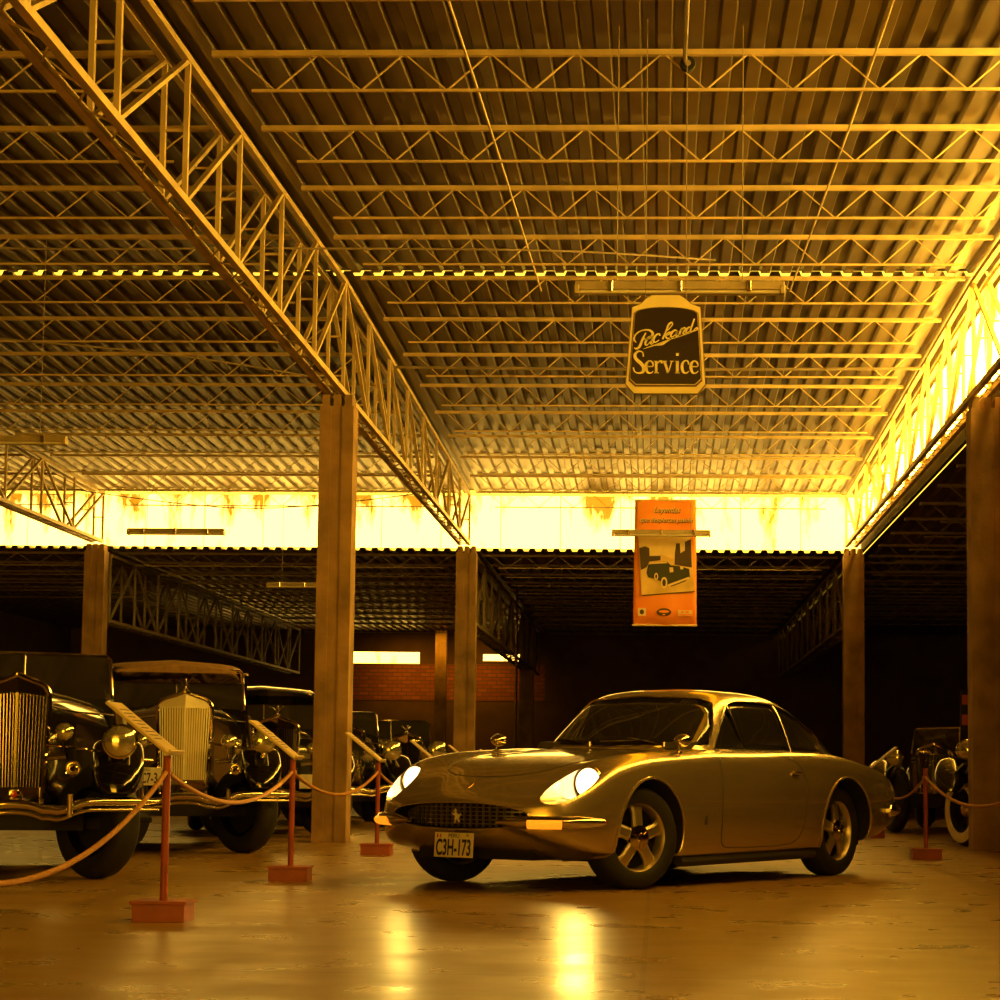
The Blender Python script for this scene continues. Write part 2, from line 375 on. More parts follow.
def joist_row(x0, x1, ys, hf, where, group, m=M_steel, depth=.26):
    p = joist_mesh(x1-x0, depth, m=m)
    for i, y in enumerate(ys):
        o = p if i == 0 else copy_tree(p)
        o.location = (x0, y, hf(y)-.01)
        tag(o, f'{ORD[i]} steel joist from the near end, {where}', 'joist', group)
js = [22.25+1.9*k for k in range(-8, 9)]; js[-1] = 37.35
joist_row(-3.1, 3.1, js, lambda y: roof_h(y)+.02, 'under the sloping roof above the aisle', 'joists above the aisle')
joist_row(-9.5, -3.5, js, lambda y: roof_h(y)+.02, 'under the roof left of the big truss', 'joists left of the big truss')
joist_row(-16.0, -9.9, js[10:], lambda y: roof_h(y)+.02, 'in the outermost left bay', 'joists in the outer left bay')
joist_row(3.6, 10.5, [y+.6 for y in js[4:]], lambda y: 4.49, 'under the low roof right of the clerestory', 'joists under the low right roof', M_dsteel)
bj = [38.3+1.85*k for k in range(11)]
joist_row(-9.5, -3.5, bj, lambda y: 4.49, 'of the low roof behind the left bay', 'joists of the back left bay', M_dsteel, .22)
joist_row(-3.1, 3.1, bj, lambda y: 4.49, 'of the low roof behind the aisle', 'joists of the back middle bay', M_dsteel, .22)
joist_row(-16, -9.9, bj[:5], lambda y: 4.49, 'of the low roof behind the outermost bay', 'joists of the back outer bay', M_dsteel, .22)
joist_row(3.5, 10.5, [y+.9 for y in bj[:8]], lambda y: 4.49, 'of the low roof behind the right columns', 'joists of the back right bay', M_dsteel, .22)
# ================================================================== THE GOLD COUPE
# local frame: +x forward, +y the side facing the photographer, z up, origin midway between the axles
M_gold = mat('gold_metallic_paint', (.60, .48, .30), .24, .78, .06, 2, coat=.9)
M_rim = mat('cast_wheel_metal', (.62, .53, .36), .33, .85, .12, 9)
M_glass = mat('tinted_glass', (.16, .14, .10), .02, 0, .05, 2, trans=.9)
M_seam = mat('panel_gap', (.03, .022, .01), .7, 0, .2, 9)
M_lamp = mat('lit_headlamp_glass', (1, .95, .85), .1, 0, .05, 3, emit=(1, .76, .34), estr=6)
M_amber = mat('lit_amber_lens', (1, .35, .02), .2, 0, .2, 40, emit=(1, .30, .01), estr=1.1)
M_redlens = mat('red_lens', (.5, .02, .015), .15, 0, .2, 40, coat=.5)
M_leather = mat('dark_leather', (.06, .045, .03), .5, 0, .3, 12)
M_grille = mat('grille_bars', (.42, .36, .24), .4, .8, .2, 12)
M_plate = mat('number_plate_white', (.80, .74, .58), .4, 0, .12, 20)
M_ink = mat('plate_black_ink', (.01, .01, .012), .5, 0, .1, 20)
M_flagred = mat('plate_red_ink', (.55, .03, .03), .5, 0, .1, 20)
M_brass = mat('gilt_emblem', (.75, .52, .16), .25, .9, .1, 20)
CX, CY, CA = -.06, 15.62, math.radians(-122.4)
coupe = empty('sports_coupe', (CX, CY, 0), CA, 'gold 1960s grand touring coupe with lit round headlamps and Peruvian plate', 'car')

NOSE, TAIL = 2.27, -2.66
def halfw(x):
    if x > 1.15: return .885*max(0., 1-((x-1.15)/(NOSE-1.15))**4.2)**(1/2.6)
    if x < -.9: return .885*max(0., 1-((-.9-x)/(-.9-TAIL))**5.5)**(1/2.4)*1.0
    return .885
Zs = [(-2.66, .58), (-2.6, .63), (-2.45, .69), (-2.2, .755), (-1.8, .83), (-1.3, .888), (-.6, .905), (0, .90), (.5, .90), (.9, .885), (1.3, .865), (1.6, .825), (1.7, .80), (1.78, .765), (1.86, .72), (1.95, .67), (2.05, .62), (2.15, .575), (2.22, .54), (2.27, .50)]
Zc = [(-2.66, .58), (-2.6, .65), (-2.45, .715), (-2.2, .785), (-1.8, .865), (-.6, .91), (.6, .905), (.9, .885), (1.3, .845), (1.6, .80), (1.8, .755), (2.0, .69), (2.12, .635), (2.2, .59), (2.25, .55), (2.27, .50)]
Zb = [(-2.66, .50), (-2.6, .44), (-2.36, .38), (-2.2, .33), (-1.8, .25), (-1.0, .19), (1.0, .175), (1.6, .18), (1.9, .21), (2.05, .25), (2.17, .31), (2.24, .38), (2.27, .44)]
def body_section(x, n=5):
    W = max(halfw(x), .012); zs, zc, zb = lerp_table(Zs, x), lerp_table(Zc, x), lerp_table(Zb, x); h = zs-zb
    fr = max(0., min(1., (x-1.3)/.9))                       # towards the nose the section turns into an oval
    ctl = [(0, zb), (.55, zb), (.86-.12*fr, zb+.01+.035*fr), (.955-.03*fr, zb+.07*h+.03*fr), (.99, zb+.28*h), (1.0, zb+.50*h), (.992-.004*fr, zb+.70*h), (.957, zb+.875*h), (.89-.01*fr, zs-.028*(h/.7)), (.77+.03*fr, zs), (.60-.04*fr, zs*.55+zc*.45-.016*(1-fr)), (.30, zc*.93+zs*.07-.002), (0, zc)]
    half = crom([(0, y*W, z) for y, z in ctl], n)
    half[-1].y = 0
    L = [Vector((x, p.y, p.z)) for p in half]
    R = [Vector((x, -p.y, p.z)) for p in half[1:-1]][::-1]
    return L+R
xs = []
import itertools
xs = [TAIL+.0, TAIL+.004, TAIL+.012, TAIL+.03, TAIL+.06, TAIL+.1, TAIL+.16, TAIL+.24]+[TAIL+.24+(1.5-TAIL-.24)*k/34 for k in range(1, 35)]+[1.5+.64*k/14 for k in range(1, 15)]+[2.17, 2.195, 2.215, 2.232, 2.246, 2.256, 2.263, 2.267, 2.2695]
bd = MB(); bd.loft([body_section(x) for x in xs])
body = bd.build('body', [M_gold, M_dark], coupe, smooth=True, angle=38)
bpy.context.view_layer.update()
def bvh_of(o):
    return BVHTree.FromPolygons([v.co.copy() for v in o.data.vertices], [tuple(p.vertices) for p in o.data.polygons])
BV = bvh_of(body)
def side(x, z, off=0., s=1):
    h = BV.ray_cast(Vector((x, 2*s, z)), Vector((0, -s, 0)))
    return h[0]+h[1]*off*(1 if h[1].y*s > 0 else -1) if h[0] else Vector((x, s*.88, z))
def front(y, z, off=0.):
    h = BV.ray_cast(Vector((4, y, z)), Vector((-1, 0, 0)))
    if not h[0]: return Vector((2.2, y, z))
    n = h[1] if h[1].x > 0 else -h[1]; return h[0]+n*off
def topd(x, y, off=0.):
    h = BV.ray_cast(Vector((x, y, 3)), Vector((0, 0, -1)))
    return h[0]+Vector((0, 0, off)) if h[0] else Vector((x, y, .8))
cutters = []
def cyl_cutter(x, z, r, y0, y1, n=64):
    b = MB(); b.k = 0; b.lathe([(r, y0), (r, y1)], n, Matrix.Translation((x, 0, z)), 'Y'); return b.build('cutter', M_dark)
for s in (1, -1):
    cutters.append(cyl_cutter(1.325, .325, .375, s*.50, s*1.2)); cutters.append(cyl_cutter(-1.325, .335, .378, s*.52, s*1.2))
# grille mouth
def grille_outline(k=0.): # (y, z) lens with pointed ends
    out = []
    for i in range(48):
        a = 2*PI*i/48; c, s_ = math.cos(a), math.sin(a)
        out.append((math.copysign(abs(c)**.85, c)*(.525-k), .458+math.copysign(abs(s_)**.95, s_)*(.078-k)+(.006 if s_ > 0 else 0)))
    return out
b = MB(); b.prism([(y, z) for y, z in grille_outline()], 1.98, 2.6, 'YZ'); cutters.append(b.build('cutter', M_dark))
# lower air slot under the bumper
b = MB(); b.prism([(-.36, .16), (.36, .16), (.33, .245), (-.33, .245)], 1.75, 2.4, 'YZ'); cutters.append(b.build('cutter', M_dark))
cut(body, cutters)
# headlamp scoops: body-coloured tubes that open forward
LX = {1: 1.785, -1: 1.785}; LY, LZ, LR = .69, .672, .100
cs = []
for s in (1, -1):
    b = MB(); secs = []
    for xx, rr, dz in ((LX[s]-.03, LR+.004, 0), (LX[s]+.10, LR+.003, -.012), (2.05, LR-.002, -.030), (2.5, LR, -.055)):
        secs.append([Vector((xx, s*(LY-(xx-1.8)*.14)+rr*math.cos(2*PI*k/48), LZ+dz+rr*math.sin(2*PI*k/48))) for k in range(48)])
    b.loft(secs); cs.append(b.build('cutter', M_gold))
cut(body, cs)
smooth_mesh(body.data, 32)
for m_ in list(body.data.materials):
    pass

# wheel-arch lips
for s in (1, -1):
    for wx, wz, r in ((1.325, .325, .380), (-1.325, .335, .383)):
        pts = []
        for k in range(41):
            a = math.radians(-22+224*k/40); xx, zz = wx+r*math.cos(a), wz+r*math.sin(a)
            h = BV.ray_cast(Vector((xx, 2*s, zz)), Vector((0, -s, 0)))
            if h[0]: pts.append(h[0]+Vector((0, s*.001, 0)))
        b = MB(); b.tube(pts, .0095, 8); b.build('wheel_arch_lip', M_gold, coupe, smooth=True)
# door shut lines, bonnet line
def line(pts, name, r=.0032, m=M_seam):
    b = MB(); b.tube(pts, r, 5); return b.build(name, m, coupe)
for s in (1, -1):
    dl = crom([(.40, 0, .865), (.455, 0, .78), (.47, 0, .60), (.47, 0, .36), (.44, 0, .27), (.30, 0, .245), (-.30, 0, .245), (-.56, 0, .27), (-.66, 0, .38), (-.70, 0, .56), (-.69, 0, .72), (-.60, 0, .82), (-.44, 0, .875)], 5)
    line([side(p.x, p.z, 0, s) for p in dl], 'door_seam')
bl = [(.80, .0), (.80, .45), (.84, .56), (1.2, .555), (1.55, .50), (1.80, .40), (1.93, .22), (1.97, 0)]
bl = crom([(a, c, 0) for a, c in bl], 6)
line([topd(p.x, p.y, 0) for p in bl]+[topd(p.x, -p.y, 0) for p in bl[::-1]][1:], 'bonnet_seam')

# ---------------------------------------------------- greenhouse (rings of plan curves stacked by height)
def ring_par(z):
    f = lambda tab: lerp_table(tab, z)
    xf = f([(.84, .72), (.90, .62), (1.0, .49), (1.1, .355), (1.2, .21), (1.26, .10), (1.30, -.02), (1.325, -.16), (1.338, -.36)])
    xr = f([(.82, -2.25), (.88, -2.07), (.95, -1.93), (1.05, -1.76), (1.15, -1.53), (1.22, -1.33), (1.26, -1.18), (1.30, -.98), (1.325, -.76), (1.338, -.50)])
    w = f([(.84, .735), (.88, .715), (1.0, .672), (1.1, .632), (1.18, .594), (1.24, .555), (1.27, .520), (1.30, .455), (1.325, .30), (1.338, .06)])
    return xf, xr, w
XM = -.42
def ringx(z, t):
    xf, xr, w = ring_par(z); c, s_ = math.cos(t), math.sin(t); nf = 3.6; nr = 2.7
    if c >= 0: x = XM+(xf-XM)*abs(c)**(2/nf); y = w*math.copysign(abs(s_)**(2/nf), s_)
    else: x = XM-(XM-xr)*abs(c)**(2/nr); y = w*math.copysign(abs(s_)**(2/nr), s_)
    return Vector((x, y, z))
def gh_side(x, z, s=1, off=0.):
    xf, xr, w = ring_par(z)
    if x >= XM: u = (x-XM)/(xf-XM); n = 3.6
    else: u = (XM-x)/(XM-xr); n = 2.7
    y = w*max(0, 1-min(1, u)**n)**(1/n); return Vector((x, s*(y+off), z))
def gh_front(y, z, off=0., rear=False):
    xf, xr, w = ring_par(z); n = 2.7 if rear else 3.6
    u = max(0, 1-min(1, abs(y)/w)**n)**(1/n)
    return Vector((XM-(XM-xr)*u-off if rear else XM+(xf-XM)*u+off, y, z))
zz = [.82, .84, .87, .90, .95, 1.0, 1.05, 1.1, 1.14, 1.18, 1.21, 1.24, 1.26, 1.28, 1.295, 1.31, 1.32, 1.328, 1.334, 1.338]
NR = 144
rings = [[ringx(z, 2*PI*(k+.5)/NR) for k in range(NR)] for z in zz]
g = MB(); g.loft(rings, cap0=False, cap1=True); roof = g.build('roof', [M_gold, M_dark], coupe, smooth=True, angle=50)
md = roof.modifiers.new('s', 'SOLIDIFY'); md.thickness = .018; md.offset = -1
roof.data = evaluated(roof); roof.modifiers.clear()
side_poly = [(.235, .90), (.13, 1.01), (.02, 1.12), (-.10, 1.215), (-.20, 1.238), (-.5, 1.243), (-.80, 1.228), (-1.0, 1.188), (-1.2, 1.12), (-1.4, 1.025), (-1.55, .93), (-1.60, .895), (-.7, .897)]
ws = [(-.645, .925), (0, .912), (.645, .925), (.605, 1.05), (.56, 1.15), (.515, 1.222), (.44, 1.252), (0, 1.27), (-.44, 1.252), (-.515, 1.222), (-.56, 1.15), (-.605, 1.05)]
rw = [(-.50, .96), (.50, .96), (.47, 1.10), (.42, 1.20), (-.42, 1.20), (-.47, 1.10)]
cs = []
b = MB(); b.prism(side_poly, -1.2, 1.2, 'XZ'); cs.append(b.build('cutter', M_gold))
b = MB(); b.prism(ws, .02, 1.2, 'YZ'); cs.append(b.build('cutter', M_gold))
b = MB(); b.prism(rw, -3, -1.30, 'YZ'); cs.append(b.build('cutter', M_gold))
cut(roof, cs); smooth_mesh(roof.data, 40)
# panes
def pane(name, poly, fn, parent=coupe, nu=14, off=-.009):
    """fills polygon (u, v) by strips between its lower and upper edge"""
    us = sorted(p[0] for p in poly); u0, u1 = us[0]+.0015, us[-1]-.0015; vs = []; nv = 6
    for i in range(nu+1):
        u = u0+(u1-u0)*i/nu; hit = []
        for (a, c), (d, e) in zip(poly, poly[1:]+poly[:1]):
            if (a-u)*(d-u) <= 0 and a != d: hit.append(c+(e-c)*(u-a)/(d-a))
        lo, hi = min(hit), max(hit)
        for j in range(nv+1): vs.append(fn(u, lo+(hi-lo)*j/nv, off))
    fs = [(i*(nv+1)+j, (i+1)*(nv+1)+j, (i+1)*(nv+1)+j+1, i*(nv+1)+j+1) for i in range(nu) for j in range(nv)]
    b = MB(); b.add(vs, fs); o = b.build(name, M_glass, parent, smooth=True); md = o.modifiers.new('t', 'SOLIDIFY'); md.thickness = .004; return o
def trim(poly, fn, name, r=.0065, closed=True, n=3, off=.003, m=M_chrome):
    pts = []
    seq = poly+poly[:1] if closed else poly
    for (a, c), (d, e) in zip(seq, seq[1:]):
        for k in range(n): pts.append(fn(a+(d-a)*k/n, c+(e-c)*k/n, off))
    if not closed: pts.append(fn(*seq[-1], off))
    b = MB(); b.tube(pts, r, 6, closed=closed); return b.build(name, m, coupe, smooth=True)
fws = lambda y, z, off: gh_front(y, z, off); frw = lambda y, z, off: gh_front(y, z, off, True)
pane('windscreen', ws, fws, nu=24); trim(ws, fws, 'windscreen_trim', .008)
pane('rear_window', rw, frw, nu=16); trim(rw, frw, 'rear_window_trim', .007)
for s in (1, -1):
    fs_ = lambda x, z, off, s=s: gh_side(x, z, s, off)
    BX = -.79
    vent = [(.235, .90), (.13, 1.01), (.02, 1.12), (-.10, 1.215), (-.11, .90)]
    door = [(-.12, .898), (-.11, 1.22), (-.20, 1.238), (-.5, 1.243), (-.775, 1.23), (-.775, .897)]
    quart = [(-.805, .897), (-.805, 1.228), (-1.0, 1.188), (-1.2, 1.12), (-1.37, 1.04), (-1.37, .896)]
    pane('quarterlight', vent, fs_, nu=8); pane('door_window', door, fs_); pane('rear_side_window', quart, fs_)
    v = MB(); v.add([fs_(x, z, -.006) for x, z in ((-1.385, .896), (-1.385, 1.032), (-1.55, .93), (-1.60, .895))], [(0, 1, 2, 3)]); v.build('vent_panel', M_seam, coupe)
    trim(side_poly, fs_, 'side_window_trim', .0065)
    trim([(-.105, .90), (-.105, 1.218)], fs_, 'quarterlight_bar', .007, False)
    b = MB(); b.tube([fs_(-.79, .895+.335*k/8, .004) for k in range(9)], .013, 8, flat=.5, upv=(0, 1, 0)); b.build('window_pillar', M_chrome, coupe, smooth=True)
    trim([(-1.378, .898), (-1.378, 1.035)], fs_, 'vent_bar', .005, False)
    trim([(.30, .873), (-.75, .873)], lambda x, z, off, s=s: Vector((x, s*.742, .892)), 'waist_trim', .004, False)

# ---------------------------------------------------- interior seen through the glass
b = MB(); b.box((-.42, 0, .925), (.9, 1.1, .03)); b.build('cabin_floor', M_dark, coupe)
for y in (.34, -.34):
    b = MB(); pts = [(-.30, .90), (-.36, 1.08), (-.44, 1.14), (-.50, 1.12), (-.46, .90)]
    b.prism(pts, y-.22, y+.22, 'XZ'); b.build('seat_back', M_leather, coupe, bevel=.02)
b = MB(); b.prism([(.55, .90), (.50, .945), (.28, .955), (.22, .90)], -.60, .60, 'XZ'); b.build('dashboard', M_leather, coupe, bevel=.008)
b = MB(); M_ = Matrix.Translation((.13, -.36, .99)) @ Matrix.Rotation(math.radians(64), 4, 'Y')
ring = [M_ @ Vector((.185*math.cos(2*PI*k/40), .185*math.sin(2*PI*k/40), 0)) for k in range(40)]
b.tube(ring, .011, 8, closed=True); sw = b.build('steering_wheel', M_brass, coupe, smooth=True)
b = MB()
for k in range(3):
    a = PI/2+2*PI*k/3; b.bar(M_ @ Vector((0, 0, -.02)), M_ @ Vector((.18*math.cos(a), .18*math.sin(a), 0)), .022, .004)
b.lathe([(.035, -.03), (.035, -.01), (.0, 0.0)], 16, M_, 'Z'); b.build('steering_wheel_spokes', M_rim, sw)
b = MB(); b.box((.02, 0, 1.20), (.02, .20, .05)); b.build('interior_mirror', M_dark, coupe, bevel=.006)
# wipers
for y0, y1, z1 in ((-.10, -.42, 1.0), (.46, .16, 1.0)):
    p0 = gh_front(y0, .925, .02); b = MB()
    b.tube([p0, gh_front(y0*.4+y1*.6, .96, .028), gh_front(y1, .975, .016)], .005, 6); b.tube([gh_front(y1-.20, .948, .013), gh_front(y1+.18, .958, .013)], .004, 6)
    b.lathe([(.014, -.01), (.014, .02), (0, .026)], 10, Matrix.Translation(p0), 'Z'); b.build('wiper', M_chrome, coupe, smooth=True)

# ---------------------------------------------------- headlamps
for s in (1, -1):
    T = Matrix.Translation((LX[s]-.012, s*LY, LZ)) @ Matrix.Rotation(math.radians(-3), 4, 'Y')
    b = MB(); b.lathe([(LR-.016, .0), (LR-.010, .016), (LR-.002, .018), (LR+.003, .006), (LR+.002, -.02), (LR-.016, -.02)], 48, T, 'X', caps=False)
    h = b.build('headlamp', M_chrome, coupe, smooth=True)
    b = MB(); b.lathe([(0, .030), (.03, .029), (.055, .024), (.075, .014), (LR-.014, .002), (LR-.014, -.01)], 40, T, 'X')
    tag(b.build('lamp_glass', M_lamp, h, smooth=True), 'lit round headlamp glass')

# ---------------------------------------------------- grille: egg-crate bars following the nose
def in_grille(y, z, k=.012):
    a = abs(y)/(.525-k); c = abs(z-.461)/(.078-k+.003)
    return a**(2/.85)+c**(2/.95) < 1
def nose_x(y): return front(y, .60).x
def gx(y): return 2.235-.55*abs(y)**2.6*1.5
gr = MB()
for k in range(-11, 12):
    y = k*.046; zs_ = [z/1000 for z in range(376, 546, 2) if in_grille(y, z/1000)]
    if len(zs_) > 3: gr.bar((gx(y)-.035, y, zs_[0]-.004), (gx(y)-.035, y, zs_[-1]+.004), .004, .022)
for z in (.388, .413, .438, .463, .488, .513, .535):
    ys = [y/200 for y in range(-112, 113) if in_grille(y/200, z)]
    if len(ys) > 3:
        for a, c in zip(ys[:-1], ys[1:]): gr.bar((gx(a)-.033, a, z), (gx(c)-.033, c, z), .022, .004)
gg = gr.build('grille', M_grille, coupe)
# bright lip around the mouth
pts = []
for y, z in grille_outline(-.003):
    h = BV.ray_cast(Vector((4, y, z)), Vector((-1, 0, 0)))
    if h[0] and h[0].x > 1.9: pts.append(h[0])
b = MB(); b.tube(pts, .0055, 6, closed=True); b.build('grille_surround', M_gold, coupe, smooth=True)
# prancing horse in the grille
hp = [(-.02, -.045), (-.012, -.046), (-.006, -.030), (.004, -.022), (.010, -.034), (.020, -.042), (.026, -.040), (.018, -.030), (.016, -.016), (.024, -.004), (.034, .004), (.030, .014), (.024, .008), (.012, .006), (.002, .012), (-.004, .024), (.002, .030), (-.004, .036), (-.010, .044), (-.014, .036), (-.024, .030), (-.022, .024), (-.014, .024), (-.016, .012), (-.028, .012), (-.036, .020), (-.040, .014), (-.030, .004), (-.016, .002), (-.010, -.010), (-.016, -.020), (-.012, -.034)]
b = MB(); b.prism([(y, z+.462) for y, z in [(a*1.0, c*1.0) for a, c in hp]], gx(0)-.018, gx(0)-.010, 'YZ'); b.build('horse_emblem', M_plate, coupe)
# bonnet badge, side badge
tb_ = topd(2.10, 0, .002)
b = MB(); b.box((0, 0, 0), (.055, .035, .006), Matrix.Translation(tb_) @ Matrix.Rotation(math.radians(24), 4, 'Y')); b.build('bonnet_badge', M_brass, coupe, bevel=.002)
p = side(.68, .43, .001)
b = MB(); b.prism([(-.006, -.03), (.006, -.03), (.009, .02), (0, .032), (-.009, .02)], 0, .004, 'XZ', Matrix.Translation(p)); b.build('side_badge', M_seam, coupe)

# ---------------------------------------------------- bumpers
def bumper_pts(s, y0=.34, n=26):
    # from beside the grille, round the corner to the front wheel arch
    q = []
    for k in range(n):
        t = k/(n-1)
        if t < .55:
            y = y0+(.72-y0)*t/.55; p = front(s*y, .43, .026)
        else:
            xx = None; u = (t-.55)/.45; x0 = front(s*.72, .43, 0).x; xx = x0+(1.86-x0)*u
            h = BV.ray_cast(Vector((xx, 2*s, .43)), Vector((0, -s, 0))); p = h[0]+Vector((.012*(1-u), s*.022, 0)) if h[0] else None
        if p is not None: q.append(p)
    return q
def blade(pts, hts, dep, name, m=M_chrome, par=None):
    """a bulged strip: D-shaped section following pts"""
    b = MB(); secs = []
    for i, p in enumerate(pts):
        t = (pts[min(i+1, len(pts)-1)]-pts[max(i-1, 0)]).normalized(); n_ = Vector((t.y, -t.x, 0)).normalized()
        if n_.dot(Vector((p.x, p.y, 0))) < 0: n_ = -n_
        h = hts[i]; d = dep*min(1, h/.025)
        sec = [(-.022, -h), (-.004, -h*.98), (d*.5, -h*.72), (d*.85, -h*.3), (d*1.0, .1*h), (d*.9, h*.42), (d*.55, h*.8), (-.004, h), (-.022, h)]
        secs.append([p+n_*a+Vector((0, 0, c)) for a, c in sec])
    b.loft(secs); return b.build(name, m, par or coupe, smooth=True, angle=60)
for s in (1, -1):
    P_ = bumper_pts(s); n = len(P_)
    hts = [.012+.026*min(1, (i/(n-1))/.18)*(1 if i < n*.72 else 1-.55*(i-n*.72)/(n*.28)) for i in range(n)]
    bp_ = blade(P_, hts, .030, 'front_bumper')
    i0, i1 = int(n*.27), int(n*.27)+6
    seg = [P_[i]+Vector((.012, 0, -.010)) for i in range(i0, i1+1)]
    if s > 0: seg = [q for q in seg]
    blade(seg, [.031]*len(seg), .034, 'turn_signal', M_amber, coupe)
    e = P_[-1]; b = MB(); b.lathe([(0, .035), (.008, .028), (.012, .015), (.012, -.01)], 12, Matrix.Translation(e+Vector((-.004, s*.006, .002))) @ Matrix.Rotation(PI, 4, 'Z'), 'X'); b.build('side_reflector', M_redlens, coupe, smooth=True)
# rear bumper
for s in (1, -1):
    q = []
    for k in range(24):
        t = k/23
        if t < .5:
            xx = -1.98-.30*t/.5; h = BV.ray_cast(Vector((xx, 2*s, .47)), Vector((0, -s, 0)))
            if h[0]: q.append(h[0]+Vector((0, s*.024, 0)))
        else:
            y = .70*(1-(t-.5)/.5)+.05; h = BV.ray_cast(Vector((-4, s*y, .49)), Vector((1, 0, 0)))
            if h[0]: q.append(h[0]+Vector((-.026, 0, 0)))
    blade(q, [.014+.03*min(1, i/3) for i in range(len(q))], .035, 'rear_bumper')
    for y in (.56, .46):
        h = BV.ray_cast(Vector((-4, s*y, .66)), Vector((1, 0, 0)))
        if h[0]:
            b = MB(); b.lathe([(.045, 0), (.045, -.012), (.03, -.022), (0, -.026)], 20, Matrix.Translation(h[0]+Vector((.0, 0, 0))), 'X'); b.build('tail_lamp', M_redlens, coupe, smooth=True)
b = MB()
for y in (.30, .38, -.30, -.38): b.tube([(-2.1, y, .24), (-2.52, y, .25)], .026, 12)
# two pairs of exhaust tips, each a part
for y in (.34, -.34):
    b = MB(); b.tube([(-2.05, y-.04, .235), (-2.50, y-.04, .245)], .024, 12); b.tube([(-2.05, y+.04, .235), (-2.50, y+.04, .245)], .024, 12); b.bar((-2.3, y-.05, .235), (-2.3, y+.05, .235), .02); b.build('exhaust_tip', M_chrome, coupe, smooth=True)
# floor pan and sills
b = MB(); b.box((0, 0, .175), (1.9, 1.42, .06)); b.box((-1.75, 0, .27), (.75, 1.1, .14)); b.box((1.75, 0, .23), (.55, .9, .08)); b.box((0, 0, .26), (4.0, .8, .14)); b.build('underbody', M_dark, coupe)
for s in (1, -1):
    b = MB(); b.tube([(.90, s*.80, .165), (-.92, s*.80, .175)], .035, 8); b.build('sill', M_seam, coupe, smooth=True)

# ---------------------------------------------------- number plate
PT = Matrix.Translation((2.262, .012, .280)) @ Matrix.Rotation(math.radians(-4), 4, 'Y')
b = MB(); b.box((0, 0, 0), (.008, .30, .152), PT); npl = b.build('number_plate', M_plate, coupe, bevel=.002)
b = MB(); b.box((-.03, 0, .02), (.05, .12, .03), PT); b.build('plate_bracket', M_dark, npl)
TX = PT @ Matrix(((0, 0, 1, .0046), (1, 0, 0, 0), (0, 1, 0, 0), (0, 0, 0, 1)))
text_mesh('C3H-173', 'plate_number', M_ink, npl, .138, TX @ Matrix.Translation((0, -.020, 0)), sx=.53, bold=.003)
text_mesh('PERU', 'plate_country', M_ink, npl, .036, TX @ Matrix.Translation((0, .056, 0)), sx=1.05)
b = MB()
for dx in (-.127, -.103): b.box((dx, .056, 0), (.010, .024, .002), TX)
b.build('plate_flag', M_flagred, npl)
text_mesh('76', 'plate_year', M_ink, npl, .022, TX @ Matrix.Translation((.105, .060, 0)))
# bumper guards' chrome rod under the nose
# ---------------------------------------------------- mirrors, handle
def wing_mirror(s, x, y):
    p = topd(x, s*y, 0); b = MB()
    b.lathe([(.020, -.002), (.020, .006), (.010, .012), (.008, .03)], 14, Matrix.Translation(p), 'Z')
    b.tube([p+Vector((0, 0, .02)), p+Vector((-.01, 0, .045)), p+Vector((-.02, 0, .07))], .007, 8)
    mb = b.build('wing_mirror', M_chrome, coupe, smooth=True)
    c = p+Vector((-.02, s*.004, .078)); b = MB(); R = Matrix.Translation(c) @ Matrix.Rotation(math.radians(8), 4, 'Z') @ Matrix.Diagonal((1, 1.25, .9, 1))
    b.lathe([(.046, -.02), (.049, -.014), (.045, .0), (.032, .035), (.014, .058), (0, .063)], 24, R, 'X'); b.build('mirror_head', M_chrome, mb, smooth=True)
wing_mirror(1, .82, .755); wing_mirror(-1, .80, .755)
for s in (1, -1):
    b = MB(); a_, c_ = side(-.50, .745, .012, s), side(-.60, .745, .012, s)
    b.tube([side(-.50, .745, 0, s), a_+Vector((-.01, s*.008, 0)), c_+Vector((.01, s*.008, 0)), side(-.60, .745, 0, s)], .008, 8); hd = b.build('door_handle', M_chrome, coupe, smooth=True)
    b = MB(); b.lathe([(.012, 0), (.012, s*.006), (0, s*.008)], 12, Matrix.Translation(side(-.50, .735, 0, s)), 'Y'); b.build('door_lock', M_chrome, coupe, smooth=True)

